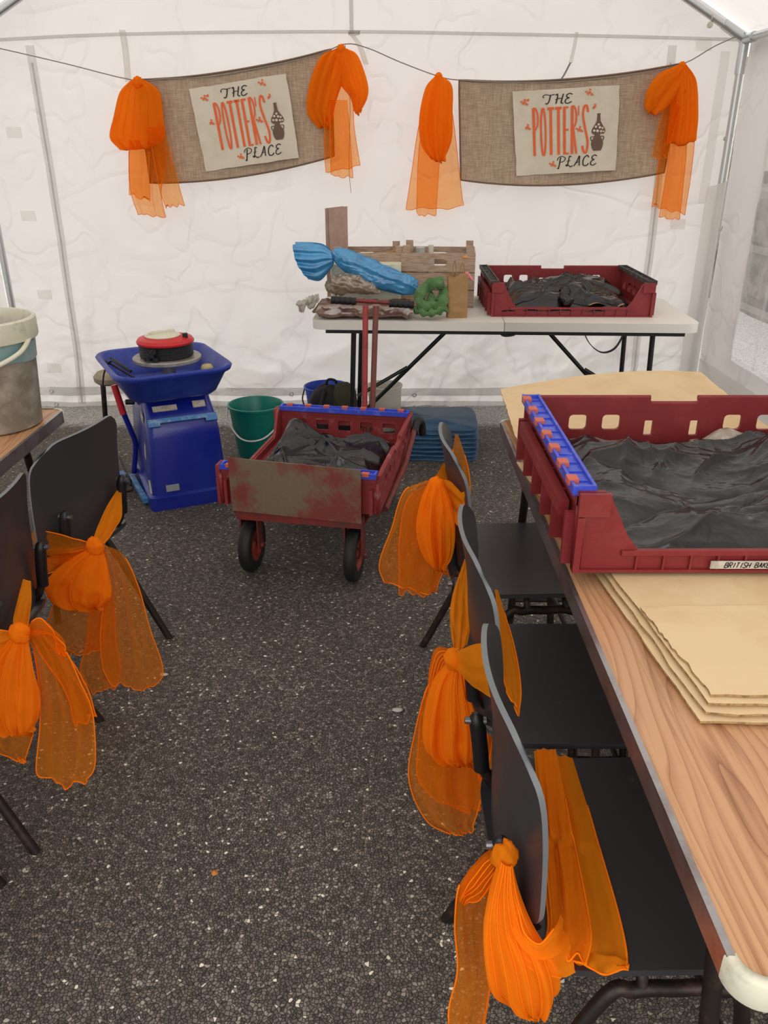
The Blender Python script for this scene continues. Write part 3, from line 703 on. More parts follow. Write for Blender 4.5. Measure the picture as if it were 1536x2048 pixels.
cloth('tail', rows([(1345, 250, 1375, 250), (1334, 340, 1370, 340), (1318, 432, 1360, 438)], SW + .02), s, 2, .007, seed=8)
knot(at(1364, 133, SW - .01), .02, s, 4)

# ================================================================ BREAD TRAYS (local: long side along x, centre of base at origin)
def lowpoly_side(L, H, low, post):
    """outline of the low side: posts at both ends sloping down to a low rail"""
    return [(-L / 2, 0), (L / 2, 0), (L / 2, H), (L / 2 - post, H), (L / 2 - post - .012, H - .012), (L / 2 - post - .05, low + .03), (L / 2 - post - .075, low), (-L / 2 + post + .075, low), (-L / 2 + post + .05, low + .03), (-L / 2 + post + .012, H - .012), (-L / 2 + post, H), (-L / 2, H)]
def bread_tray(label, loc, rz, strip_m, body, tabs=True, L=.75, D=.63, H=.165, lean=0):
    t = thing('bread_tray', label, 'tray', loc, rz)
    bm = B(); box(bm, -L / 2 + .01, L / 2 - .01, -D / 2 + .01, D / 2 - .01, .004, .016)
    for k in range(9): box(bm, -L / 2 + .03 + k * (L - .07) / 8, -L / 2 + .04 + k * (L - .07) / 8, -D / 2 + .02, D / 2 - .02, 0, .006)
    obj('tray_floor', bm, body, t)
    # low open side (towards -y) and high slotted side (+y)
    mtx = Matrix.Translation((0, -D / 2 + .008, 0)) @ Matrix.Rotation(PI / 2, 4, 'X')
    lo = plate('low_side', [lowpoly_side(L, H, .042, .05)], .012, body, t, mtx)
    bm = B()
    box(bm, -L / 2 + .09, L / 2 - .09, -D / 2 - .006, -D / 2 + .006, .036, .046); box(bm, -L / 2 + .002, L / 2 - .002, -D / 2 - .006, -D / 2 + .004, 0, .006)
    for k in range(11):
        x = -L / 2 + .12 + k * (L - .24) / 10; box(bm, x - .002, x + .002, -D / 2 - .005, -D / 2 + .004, .005, .038)
    for sx in (-1, 1):
        a = sx * L / 2
        box(bm, min(a, a - sx * .058), max(a, a - sx * .058), -D / 2 - .008, -D / 2 + .004, H - .045, H)
        box(bm, min(a, a - sx * .012), max(a, a - sx * .012), -D / 2 - .0088, -D / 2 + .0035, 0, H - .047)
    obj('side_rib', bm, body, t, bevel=.002)
    st = .016
    hi = [(-L / 2, 0), (L / 2, 0), (L / 2, H), (L * .085, H), (L * .075, H - st), (-L * .075, H - st), (-L * .085, H), (-L / 2, H)]
    holes = []
    for c in (-.24, -.155, .155, .24): holes.append(rrect(c - .023, c + .023, H - .085, H - .045, .01, 3)[::-1])
    for c in (-.058, .058): holes.append(rrect(c - .011, c + .011, H - .10, H - .06, .002, 1)[::-1])
    mtx = Matrix.Translation((0, D / 2 - .008, 0)) @ Matrix.Rotation(PI / 2, 4, 'X')
    plate('high_side', [hi] + holes, .010, body, t, mtx)
    bm = B()
    for a, b, z in ((-L / 2, -L * .08, H), (L * .08, L / 2, H), (-L * .08, L * .08, H - st)): tube(bm, [(a, D / 2 - .004, z - .003), (b, D / 2 - .004, z - .003)], .0075, 8)
    obj('top_rail', bm, body, t, smooth=True)
    for sx in (-1, 1):
        holes = [rrect(c - .028, c + .028, .055, .10, .006, 2)[::-1] for c in (-.2, -.1, 0, .1, .2)]
        mtx = Matrix.Translation((sx * (L / 2 - .012), 0, 0)) @ Matrix.Rotation(PI / 2, 4, 'Z') @ Matrix.Rotation(PI / 2, 4, 'X')
        plate('end_wall', [[(-D / 2, 0), (D / 2, 0), (D / 2, H - .012), (-D / 2, H - .012)]] + holes, .008, body, t, mtx)
        bm = B()
        xo = sx * L / 2
        box(bm, min(xo, xo + sx * .02), max(xo, xo + sx * .02), -D / 2 + .07, D / 2 - .07, H - .075, H - .045)
        for k in range(6):
            y = -D / 2 + .03 + k * (D - .06) / 5
            box(bm, min(xo - sx * .012, xo + sx * .016), max(xo - sx * .012, xo + sx * .016), y - .006, y + .006, .004, H - .05)
        box(bm, min(xo, xo - sx * .02), max(xo, xo - sx * .02), -D / 2 + .005, D / 2 - .005, H - .03, H - .01)
        obj('end_rib', bm, body, t, bevel=.0015)
        bm = B(); xc = xo - sx * .012; w = .044
        box(bm, xc - w / 2, xc + w / 2, -D / 2 + .012, D / 2 - .012, H - .010, H + .002)
        for e in (-1, 1): box(bm, xc + e * (w / 2 - .003) - .003, xc + e * (w / 2 - .003) + .003, -D / 2 + .012, D / 2 - .012, H + .002, H + .009)
        for e in (-1, 1): box(bm, xc - w / 2 + .0006, xc + w / 2 - .0006, e * (D / 2 - .0168) - .004, e * (D / 2 - .0168) + .004, H + .002, H + .0084)
        for k in range(12):
            y = -D / 2 + .05 + k * (D - .1) / 11; box(bm, xc - .012, xc + .014, y - .002, y + .002, H + .002, H + .005)
        o = obj('end_strip', bm, strip_m, t)
        if tabs:
            for k in range(7):
                bm = B(); y = -D / 2 + .05 + k * (D - .1) / 6; obox(bm, (xc + sx * .016, y, H + .006), .020, .026, .012)
                obj('coral_tab', bm, M['tab'], t, bevel=.002)
    return t
def bin_bag(label, loc, rz, L, D, h, seed, parts=True, fnh=None, n=150, base=0):
    bm = B(); asp = D / L; C = creases(46, L, D, seed)
    def fn(u, v):
        x = (u - .5) * L; y = (v - .5) * D
        e = min(1, 7 * min(u, 1 - u)) ** .6 * min(1, 7 * min(v, 1 - v)) ** .6
        w = 1 + .03 * nz((u * 5, v * 5, 0), 1.4, seed)
        c = .6 * crumple((x, y * 1.3, seed), 3.6, seed, 5) + .9 * crumple((x * .8, y * 1.2, seed + 3), 1.9, seed + 9, 3)
        hh = h * (.55 + .35 * nz((x, y, 1), 5, seed)) + (fnh(u, v) if fnh else 0)
        z = base + hh * e + .012 * c * (.35 + .65 * e) + crease_h(x, y, C, seed) * (.3 + .7 * e)
        return Vector((x * w + .012 * nz((x, y, 5), 9, seed), y * w + .012 * nz((x, y, 8), 9, seed), max(base + .001, z)))
    grid(bm, n, int(n * asp), fn)
    o = obj('bin_bag', bm, M['bag'], None, 'all'); o.location = loc; o.rotation_euler = (0, 0, rz)
    return tag(o, label, 'bin bag')

# ================================================================ WHITE FOLDING TABLE AND ITS LOAD
WT = .74
t = thing('folding_table', 'white plastic folding table against the rear tent wall', 'table', (.585, 4.165, 0), math.radians(-2.6))
for sx in (-1, 1):
    lp = rrect(-.915, .915, -.37, .37, .06, 8)
    lp = [(min(max(x, .0015), 2) if sx > 0 else max(min(x, -.0015), -2), y) for x, y in lp]
    q = []
    for p in lp:
        if not q or (abs(p[0] - q[-1][0]) + abs(p[1] - q[-1][1])) > 1e-4: q.append(p)
    plate('tabletop_half', [q], .042, M['white_p'], t, Matrix.Translation((0, 0, WT - .021)))
for sx in (-1, 1):
    for y in (-.28, .27):
        bm = B(); tube(bm, [(sx * .72, y, WT - .05), (sx * .745, y, .012)], .013, 12); obj('leg', bm, M['blackmetal'], t, True)
        bm = B(); tube(bm, [(sx * .745, y, .014), (sx * .745, y, 0)], .017, 12); obj('foot_cap', bm, M['rubber'], t, True)
    for z in (.11, WT - .06):
        bm = B(); tube(bm, [(sx * .74, -.28, z), (sx * .74, .27, z)], .010, 8); obj('crossbar', bm, M['blackmetal'], t, True)
    bm = B(); tube(bm, [(sx * .74, -.03, .14), (sx * .20, -.03, WT - .05)], .011, 10); tube(bm, [(sx * .72, -.12, .30), (sx * .46, -.05, .44)], .010, 8); obj('diagonal_brace', bm, M['blackmetal'], t, True)
    bm = B(); obox(bm, (0, sx * .34, WT - .052), 1.7, .02, .02); obj('under_rail', bm, M['blackmetal'], t)
bm = B(); P = cr([(.38, -.30, WT - .045), (.42, -.31, WT - .11), (.48, -.31, WT - .15), (.54, -.31, WT - .13), (.58, -.31, WT - .05)], 6)
for k in range(len(P) - 1):
    a, b = Vector(P[k]), Vector(P[k + 1]); obox(bm, (a + b) / 2, (b - a).length * 1.15, .022, .004, ry=-math.atan2(b.z - a.z, b.x - a.x))
obj('carry_strap', bm, M['blackmetal'], t)
bm = B(); tube(bm, cr([(-.02, -.33, WT - .045), (.0, -.35, WT - .065), (.05, -.35, WT - .06), (.055, -.33, WT - .045)], 5), .006, 8); obj('latch', bm, M['blackmetal'], t, True)
# maroon tray with black ends
bread_tray('maroon bread tray with black ends on the white folding table', (.915, 4.235, WT), math.radians(-1), M['stripk'], M['tray'], tabs=False, L=.78, D=.60, H=.16)
bin_bag('black bin bag spilling over the open front of the white table tray', (.905, 4.21, WT + .022), 0, .66, .55, .10, 11, fnh=lambda u, v: .055 * math.exp(-((u - .6) / .22) ** 2 - ((v - .6) / .3) ** 2) - .02 * (v < .1))
bm = B(); tube(bm, cr([at(1130, 580, 4.0), at(1128, 600, 3.95), at(1135, 612, 3.92)], 6), [.02 + .012 * abs(math.sin(k * 1.3)) for k in range(13)], 10)
for v in bm.verts: v.co += Vector((.01, .008, .01)) * crumple(v.co, 18, 3, 2)
o = obj('bag_end', bm, M['bag'], None, 'all')
tag(o, 'knotted end of black plastic hanging over the front lip of the far tray', 'bin bag')
# leftover sheet of paper under the bag
bm = B(); grid(bm, 14, 8, lambda u, v: Vector((1.0 + .17 * u, 3.955 + .06 * v, WT + .05 + .012 * math.sin(u * 7) - .004 * v)))
tag(obj('brown_paper', bm, M['kraft'], None, 'all'), 'scrap of brown paper poking from under the bin bag in the far tray', 'paper')
# wooden crates
def crate(label, loc, rz, w=.37, d=.29, h=.27):
    t = thing('wooden_crate', label, 'crate', loc, rz); T = .009
    for sy in (-1, 1):
        bm = B()
        for k in range(2): box(bm, -w / 2, w / 2, sy * (d / 2 - T / 2) - T / 2, sy * (d / 2 - T / 2) + T / 2, .004 + k * .086, .084 + k * .086)
        obj('slat', bm, M['crate'], t, bevel=.001)
        mtx = Matrix.Translation((0, sy * (d / 2 - T / 2), .177)) @ Matrix.Rotation(PI / 2, 4, 'X')
        plate('handle_board', [[(-w / 2, 0), (w / 2, 0), (w / 2, .09), (-w / 2, .09)], rrect(-.045, .045, .03, .062, .015, 5)[::-1]], T, M['crate'], t, mtx)
    for sx in (-1, 1):
        for k in range(3):
            bm = B(); box(bm, sx * (w / 2 - T / 2) - T / 2, sx * (w / 2 - T / 2) + T / 2, -d / 2 + T, d / 2 - T, .004 + k * .088, .086 + k * .088); obj('slat', bm, M['crate'], t, bevel=.001)
        for sy in (-1, 1):
            bm = B(); box(bm, sx * (w / 2 - .028) - .019, sx * (w / 2 - .028) + .019, sy * (d / 2 - T - .012) - .011, sy * (d / 2 - T - .012) + .011, 0, h + .025); obj('corner_post', bm, M['crate'], t, bevel=.0015)
    bm = B(); box(bm, -w / 2 + T, w / 2 - T, -d / 2 + T, d / 2 - T, .004, .012); obj('crate_floor', bm, M['crate'], t)
    return t
crate('weathered wooden crate with an oval handle slot, right of the other crate', (.285, 4.34, WT), math.radians(-5), .375, .30, .275)
crate('weathered wooden crate mostly hidden behind the blue plastic bundle', (-.085, 4.35, WT), math.radians(3), .37, .29, .27)
bm = B(); V = rrect(-.18, .17, -.055, .055, .015, 4)
o = plate('plastic_box', [V], .225, M['cream_p'], None, None); o.location = (-.085, 4.135, WT + .1135); tag(o, 'cream plastic box standing behind the blue bundle, before the left crate', 'box')
def jar(label, x, y, z, r, h, m):
    bm = B(); lathe(bm, [(0, 0), (r, 0), (r, h * .75), (r * .7, h * .88), (r * .7, h), (0, h)], (0, 0, 0), 20); o = obj('jar', bm, M[m], None, True); o.location = (x, y, z); return tag(o, label, 'jar')
jar('squat dusty glass jar in the right wooden crate', .19, 4.36, WT + .012, .035, .265, 'glassjar')
jar('slim grey jar beside the squat glass jar in the right crate', .245, 4.37, WT + .012, .02, .275, 'whitebucket')
def stickp(name, a, b, r, m, label, cat):
    bm = B(); tube(bm, [a, b], r, 10); return tag(obj(name, bm, M[m], None, True), label, cat)
stickp('wooden_dowel', at(800, 528, 4.32), at(815, 492, 4.22), .009, 'crate', 'short wooden stick leaning between the two crates', 'stick')
stickp('wooden_roller', at(770, 508, 4.33), at(800, 503, 4.30), .012, 'kraft', 'wooden roller lying across the top of the left crate', 'roller')
# folded cardboard board
for k, (dx, lb) in enumerate(((0, 'tall brown cardboard strip standing in the left crate, front one'), (-.02, 'tall brown cardboard strip standing just behind the front strip'))):
    o = plate('cardboard_strip', [[(-.048, 0), (.048, 0), (.048, .455), (-.048, .445)]], .005, mat('brown_card', 'AE9282', .85, vary='A48876', vscale=12), None, Matrix.Rotation(PI / 2, 4, 'X'))
    o.location = (-.236 + dx, 4.38 + .014 * k, WT + .02); o.rotation_euler = (0, 0, .12); tag(o, lb, 'cardboard')
# blue polythene bundle: flared mouth, tie, long body
def bundle(name, path, rad, m, label, cat, squash=1, nseg=90, amp=.012, f=14, seed=1, par=None):
    P = cr(path, 22); n = len(P); R = cr([(r, 0, 0) for r in rad], 22); bm = B()
    rg = tube(bm, P, [max(.002, r.x) for r in R], nseg)
    for v in bm.verts:
        d = crumple(v.co, f, seed, 4) * amp; e = crumple((v.co.x * .45 + v.co.z, v.co.y, v.co.z * 2 + v.co.x * .8), f * 1.0, seed + 4, 3) * amp * .45; v.co += Vector((nz(v.co, f, 1), nz(v.co, f, 2), nz(v.co, f, 3))) * amp * .6 + Vector((0, 0, 1)) * (d * .4 + e) + Vector((0, -1, 0)) * (d * .5 + e)
    return tag(obj(name, bm, M[m], par, 'all'), label, cat)
y0 = 4.0
bt = thing('plastic_bundle', 'bright blue plastic bundle tied near its flared end on the white table', 'bundle', at(720, 590, y0))
o = bundle('body', [at(668, 512, y0), at(690, 522, y0), at(730, 545, y0), at(775, 562, y0), at(815, 575, y0), at(834, 580, y0)], [.022, .05, .058, .056, .052, .03], 'bluebag', None, None, amp=.014, f=11); wparent(o, bt)
bm = B(); A = [at(x, y, y0 - .02) for x, y in ((663, 502), (645, 490), (620, 487), (587, 487))]; C = [at(x, y, y0) for x, y in ((668, 528), (656, 545), (640, 560), (618, 556))]
La = cr(A, 8); Lc = cr(C, 8)
for off in (-.012, .016):
    grid(bm, 36, 24, lambda u, v: La[min(24, int(v * 24 + .5))].lerp(Lc[min(24, int(v * 24 + .5))], u) + Vector((-.012 * math.sin(PI * u) * v, off * (1 + 3 * v) + .012 * math.sin(u * 26 + v * 2) * (.3 + .7 * v) - .05 * math.sin(PI * u) * (1 if off < 0 else -.3), 0)))
wparent(obj('flared_mouth', bm, M['bluebag'], None, 'all'), bt)
bm = B(); c = at(665, 514, y0); tube(bm, [c + Vector((.008 * math.cos(a), .03 * math.sin(a), .03 * math.cos(a))) for a in [k * PI / 8 for k in range(16)]], .005, 6, closed=True); wparent(obj('tie', bm, M['bluebag'], None, 'all'), bt)
bundle('plastic_bag', [at(655, 585, 3.98), at(668, 575, 3.98), at(705, 572, 3.97), at(740, 583, 3.97), at(760, 590, 3.97)], [.02, .042, .04, .03, .008], 'beigebag', 'crumpled beige plastic bag of clay tucked under the blue bundle', 'bag', amp=.02, f=16, seed=4)
ct = thing('clay_bag', 'flat brown slab of bagged clay at the front of the white table', 'clay bag', (-.09, 3.93, WT))
bm = B()
def slab(u, v):
    a = 2 * PI * u; x = -.245 + .47 * v; w = .095 * (1 - .15 * math.sin(3 * v)); hh = .033 * (1 if .04 < v < .97 else .25)
    cx, sz = math.cos(a), math.sin(a); k = (abs(cx) ** 5 + abs(sz) ** 5) ** -.2
    p = Vector((x, w * cx * k, .036 + hh * sz * k)); p += Vector((.006, .005, .006)) * crumple(p, 14, 2, 4); p.z = max(p.z, .001); return p
grid(bm, 60, 70, slab, closed=True); o = obj('clay_slab', bm, M['clay'], ct, 'all')
bm = B(); grid(bm, 30, 24, lambda u, v: Vector((-.23 - .10 * v, (u - .5) * (.14 - .03 * v), max(.003, .05 - .035 * v + .035 * crumple((u, v * .7, 1), 3, 5, 4)))))
obj('twisted_film', bm, M['clearfilm'], ct, 'all')
ct.rotation_euler = (0, 0, math.radians(-3))
# green fleece
bm = B()
P = cr([at(885, 565, 3.92), at(868, 566, 3.90), at(848, 580, 3.90), at(838, 598, 3.88), at(850, 612, 3.88), at(872, 612, 3.88), at(885, 600, 3.90), at(890, 580, 3.94)], 8)
tube(bm, P, [.026 + .003 * math.sin(i * .7) for i in range(len(P))], 20)
P = cr([at(848, 612, 3.88), at(835, 622, 3.87), at(855, 626, 3.85), at(880, 622, 3.84), at(890, 615, 3.86)], 8); tube(bm, P, [.016 + .006 * math.sin(i * 1.1) for i in range(len(P))], 18)
P = cr([at(870, 590, 3.9), at(862, 600, 3.9), at(866, 618, 3.89)], 8); tube(bm, P, .024, 16)
for v in bm.verts:
    v.co += Vector((nz(v.co, 30, 1), nz(v.co, 30, 2), nz(v.co, 30, 3))) * .009; v.co.z = max(v.co.z, WT + .001)
tag(obj('fleece_cloth', bm, M['green'], None, 'all'), 'green fleecy cloth twisted in a heap beside the brown paper bag', 'cloth')
# paper bag with two handles
pb = thing('paper_bag', 'tall brown kraft paper bag with handles in front of the right crate', 'paper bag', (.352, 3.93, WT), .06)
bm = B()
def pbag(u, v):
    a = 2 * PI * u; cx, sy = math.cos(a), math.sin(a); k = (abs(cx) ** 8 + abs(sy) ** 8) ** -.125
    pinch = 1 - .55 * v ** 2
    return Vector((.048 * cx * k * (1 + .04 * v) + .003 * nz((u * 4, v * 5, 0), 2, 1), .03 * sy * k * pinch + .005 * nz((u * 4, v * 5, 0), 2, 3), .2 * v + .008 * math.sin(u * 25) * v))
grid(bm, 48, 24, pbag, closed=True); obj('bag_body', bm, M['kraft'], pb, 'all')
for y in (-.012, .012):
    bm = B(); tube(bm, cr([(-.03, y, .19), (-.026, y, .24), (-.02, y * 1.2, .265), (-.014, y, .24), (-.008, y, .19)] if y < 0 else [(.005, y, .19), (.015, y, .235), (.022, y, .25), (.03, y, .235), (.036, y, .19)], 5), .0025, 6); obj('handle', bm, M['kraft'], pb, 'all')
bm = B(); tube(bm, cr([at(930, 545, 3.98), at(938, 553, 3.96), at(948, 562, 3.95)], 5), [.006, .009, .012, .013, .012, .011, .009, .008, .006, .004, .003], 10)
tag(obj('pink_trowel_handle', bm, M['pink'], None, 'all'), 'small bright pink plastic handle poking out behind the paper bag', 'tool')
bm = B(); tube(bm, [at(926, 555, 3.97), at(929, 520, 3.98)], .004, 8); lathe(bm, [(0, -.004), (.014, -.003), (.016, .004), (.010, .010), (0, .012)], at(931, 516, 3.98), 14)
tag(obj('wooden_spoon', bm, mat('pale_wood', 'C08A58', .7), None, 'all'), 'wooden spoon standing up behind the brown paper bag', 'spoon')

# ================================================================ RIGHT TABLE
TT = .72
def lam_table(label, x0, x1, y0, y1, edge_side, corner=None):
    t = thing('folding_table', label, 'table', ((x0 + x1) / 2, (y0 + y1) / 2, 0)); cx, cy = (x0 + x1) / 2, (y0 + y1) / 2
    w, d = (x1 - x0) / 2, (y1 - y0) / 2
    plate('tabletop', [rrect(-w + .006, w - .006, -d + .006, d - .006, .02, 5)], .018, M['oak'], t, Matrix.Translation((0, 0, TT - .009)))
    for nm, a, b, c, e in (('edge_strip', -w, -w + .004, -d + .035, d - .035), ('edge_strip', w - .004, w, -d + .035, d - .035), ('edge_strip', -w + .035, w - .035, -d, -d + .004), ('edge_strip', -w + .035, w - .035, d - .004, d)):
        bm = B(); box(bm, a, b, c, e, TT - .036, TT + .001)
        if b - a < .01: q = a if a < 0 else b; box(bm, min(q, q + (.009 if a < 0 else -.009)), max(q, q + (.009 if a < 0 else -.009)), c, e, TT + .0005, TT + .0025)
        else: q = c if c < 0 else e; box(bm, a, b, min(q, q + (.009 if c < 0 else -.009)), max(q, q + (.009 if c < 0 else -.009)), TT + .0005, TT + .0025)
        obj(nm, bm, M['alu'], t)
    for sx in (-1, 1):
        for sy in (-1, 1):
            bm = B(); R0 = .038
            prof = [(R0, -.037), (R0 + .0015, -.034), (R0 + .0015, -.002), (R0 - .002, .002), (R0 - .011, .002), (R0 - .011, -.001)]
            pr = [[Vector((sx * (w - R0 + r * math.cos(a)), sy * (d - R0 + r * math.sin(a)), TT + z)) for r, z in prof] for a in [k * PI / 2 / 10 for k in range(11)]]
            V = [[bm.verts.new(p) for p in q] for q in pr]
            for i in range(10):
                for j in range(5): bm.faces.new((V[i][j], V[i + 1][j], V[i + 1][j + 1], V[i][j + 1]))
            obj('corner_guard', bm, M['cream_p'], t, 'all')
    for sy in (-1, 1):
        for sx in (-1, 1):
            bm = B(); tube(bm, [(sx * (w - .07), sy * (d - .20), TT - .02), (sx * (w - .07), sy * (d - .06), .0)], .0125, 10); obj('leg', bm, M['chairsteel'], t, True)
        bm = B(); tube(bm, [(0, sy * (d - .085), .12), (0, sy * .4 * d, TT - .03)], .008, 8); obj('brace', bm, M['chairsteel'], t, True)
        bm = B(); tube(bm, [(-w + .07, sy * (d - .085), .12), (w - .07, sy * (d - .085), .12)], .010, 8); obj('crossbar', bm, M['chairsteel'], t, True)
        bm = B(); box(bm, -w + .03, w - .03, sy * (d - .20) - .02, sy * (d - .20) + .02, TT - .05, TT - .018); obj('batten', bm, M['crate'], t)
    return t
lam_table('wood-effect folding table with aluminium edging carrying the maroon tray and cardboard', .358, 1.10, .533, 2.39, -1)
lam_table('wood-effect folding table with dull metal edging under the clay bucket', -1.79, -1.030, .67, 2.50, 1)
# flattened cardboard on the right table
def cardsheet(label, pts, z, seed=1, bow=None, th=.004, flute=True):
    t = thing('cardboard_sheet', label, 'cardboard', (pts[0][0], pts[0][1], z))
    n = 26; bm = B(); q = [Vector((x, y, 0)) for x, y in pts]
    def S(u, v, k):
        p = (q[0] * (1 - u) + q[1] * u) * (1 - v) + (q[3] * (1 - u) + q[2] * u) * v
        e = .004 * (nz((u * 30, v * 30, 0), 1, seed) if min(u, 1 - u, v, 1 - v) < .001 else 0)
        return Vector((p.x + e, p.y + e, z + (bow(u, v) if bow else 0) + k * th + .0015 * (1 + nz((u * 3, v * 3, 1), 1, seed))))
    A = grid(bm, n, n, lambda u, v: S(u, v, 1)); C = grid(bm, n, n, lambda u, v: S(u, v, 0))
    wparent(obj('face', bm, M['card'], None, 'all'), t)
    bm = B(); per = [(i / n, 0) for i in range(n)] + [(1, i / n) for i in range(n)] + [(1 - i / n, 1) for i in range(n)] + [(0, 1 - i / n) for i in range(n)]
    a = [bm.verts.new(S(u, v, 1.0)) for u, v in per]; b = [bm.verts.new(S(u, v, 0)) for u, v in per]
    for i in range(len(per)): bm.faces.new((a[i - 1], a[i], b[i], b[i - 1]))
    wparent(obj('fluted_edge', bm, M['cardedge'], None), t)
    return t
Z0 = TT + .003
cardsheet('lowest flattened cardboard sheet of the pile on the wood-effect table', [(.462, .936), (1.12, .905), (1.10, 2.02), (.352, 1.99)], Z0, 1)
cardsheet('middle cardboard sheet of the pile, its edge showing under the top one', [(.470, .943), (1.12, .91), (1.10, 2.0), (.365, 1.97)], Z0 + .007, 2, bow=lambda u, v: .003 * (1 - u))
cardsheet('top cardboard sheet with a torn left edge, under the maroon tray', [(.478, .955), (1.12, .925), (1.10, 1.98), (.375, 1.96)], Z0 + .015, 3, bow=lambda u, v: .003 * (1 - u) * (1 - v))
cardsheet('loose cardboard flap lying on the pile, creased along its back edge', [(.486, .968), (1.12, .94), (1.12, 1.24), (.452, 1.215)], Z0 + .0225, 4, bow=lambda u, v: .002 * (1 - v))
cardsheet('big flattened cardboard sheet running out beyond the far table end', [(.36, 1.93), (1.12, 1.93), (1.10, 2.72), (.392, 2.62)], Z0 + .022, 5, bow=lambda u, v: .045 * math.sin(PI * min(1, u * .75)) * v * v)
NT = (.735, 1.655, Z0 + .031)
bt = bread_tray('maroon bread tray with bright blue ends on the cardboard-topped table', NT, 0, M['strip'], M['tray'], L=.755, D=.625, H=.162)
bin_bag('big creased black bin bag filling the nearest bread tray', (NT[0] - .0, NT[1] - .0, NT[2] + .02), .0, .68, .58, .062, 21, n=230, fnh=lambda u, v: .03 * math.exp(-((u - .62 - .15 * v) / .07) ** 2) * (.3 + .6 * v) + .03 * math.exp(-((u - .1) / .12) ** 2 - ((v - .95) / .2) ** 2) - .02 * (1 - v))
# printed label on the low rail
def letters(word, h, w, gap, S, wst, m, name, par):
    bm = B(); G = {'B': [[(0, 0), (0, 1)], [(0, 0), (.6, 0), (.9, .12), (.9, .35), (.6, .48), (0, .48)], [(.6, .48), (1, .6), (1, .88), (.65, 1), (0, 1)]], 'R': [[(0, 0), (0, 1)], [(0, 0), (.7, 0), (1, .13), (1, .37), (.7, .5), (0, .5)], [(.45, .5), (1, 1)]],
        'I': [[(.5, 0), (.5, 1)]], 'T': [[(0, 0), (1, 0)], [(.5, 0), (.5, 1)]], 'S': [[(1, .15), (.8, 0), (.2, 0), (0, .2), (.2, .45), (.8, .55), (1, .8), (.8, 1), (.2, 1), (0, .85)]], 'H': [[(0, 0), (0, 1)], [(1, 0), (1, 1)], [(0, .5), (1, .5)]],
        'A': [[(0, 1), (.5, 0)], [(.5, 0), (1, 1)], [(.22, .62), (.78, .62)]], 'K': [[(0, 0), (0, 1)], [(1, 0), (0, .55)], [(.3, .42), (1, 1)]], 'E': [[(0, 0), (0, 1)], [(0, 0), (1, 0)], [(0, .5), (.8, .5)], [(0, 1), (1, 1)]]}
    x = 0
    for ch in word:
        for stk in G.get(ch, []): ribbon(bm, [(x + w * p[0] + .25 * h * (1 - p[1]), h * p[1]) for p in stk], wst, S, .0004, 2)
        x += w + gap if ch != 'I' else w * .8 + gap
    o = obj(name, bm, m, par); return o
ly = -.625 / 2 - .0075
bm = B(); box(bm, -.118, .06, ly - .0015, ly + .001, .010, .026); lb = obj('address_label', bm, M['label'], bt)
letters('BRITISH BAKERIES', .0105, .0052, .0022, lambda x, y: Vector((-.092 + x, ly - .0018, .0233 - y)), .0019, M['print_k'], 'label_lettering', lb)
bm = B(); bundle('paper_packet', [(.78, 1.90, .80), (.86, 1.90, .815), (.98, 1.89, .80)], [.01, .03, .01], 'beigebag', 'pale crumpled paper packet behind the bin bag in the nearest tray', 'packet', amp=.01, f=12, seed=8)
bm.free()
bm = B(); grid(bm, 20, 14, lambda u, v: Vector((.87 + .17 * u, 1.66 + .19 * v, .826 + .012 * crumple((u, v, 0), 2, 3, 2))))
tag(obj('patterned_packet', bm, mat('green_white_packet', '2F6B45', .6, vary='D8D8CC', vscale=70, vlo=.5, vhi=.53), None, 'all'), 'green and white printed packet at the right side of the nearest tray', 'packet')

# ================================================================ CLAY BUCKET ON LEFT TABLE
cb = thing('clay_bucket', 'translucent plastic bucket of grey clay on the left table', 'bucket', (-1.185, 2.335, TT + .002))
bm = B(); lathe(bm, [(0, .0), (.128, 0), (.134, .004), (.152, .27), (.154, .275)], (0, 0, 0), 64)
obj('bucket_wall', bm, mat('clay_smeared_plastic', 'A09789', .45, vary='7E7465', vscale=13, vlo=.4, vhi=.6), cb, True)
bm = B(); lathe(bm, [(.150, .262), (.163, .262), (.166, .268), (.166, .318), (.162, .322), (.155, .322), (.152, .318), (.150, .262)], (0, 0, 0), 64); obj('rim', bm, M['cream_p'], cb, True)
bm = B(); tube(bm, cr([(.155, .02, .28), (.15, -.10, .235), (.03, -.17, .19), (-.10, -.16, .20), (-.158, .0, .28)], 10), .007, 10); obj('handle', bm, M['cream_p'], cb, True)
bm = B(); lathe(bm, [(.158, .25), (.172, .255), (.174, .29), (.158, .295)], (0, 0, 0), 64)
for v in bm.verts: pass
bm.free()
bm = B(); grid(bm, 30, 30, lambda u, v: Vector(((u - .5) * .2, (v - .5) * .2, .27 + .03 * crumple((u, v, 0), 2.5, 1, 3)))); 
o = wparent(obj('plastic_wrap', bm, M['clearfilm'], None, 'all'), cb); o.matrix_parent_inverse = Matrix()
bm = B(); grid(bm, 30, 8, lambda u, v: Vector(((.1505 + .004 * v) * math.cos(-2.6 + 3.0 * u), (.1505 + .004 * v) * math.sin(-2.6 + 3.0 * u), .20 + .055 * v + .012 * nz((u * 6, 0, 0), 1, 2))))
obj('blue_wrap_band', bm, mat('blue_wrap_seen_through', '7C9A9A', .5, vary='97A39A', vscale=12), cb, 'all')

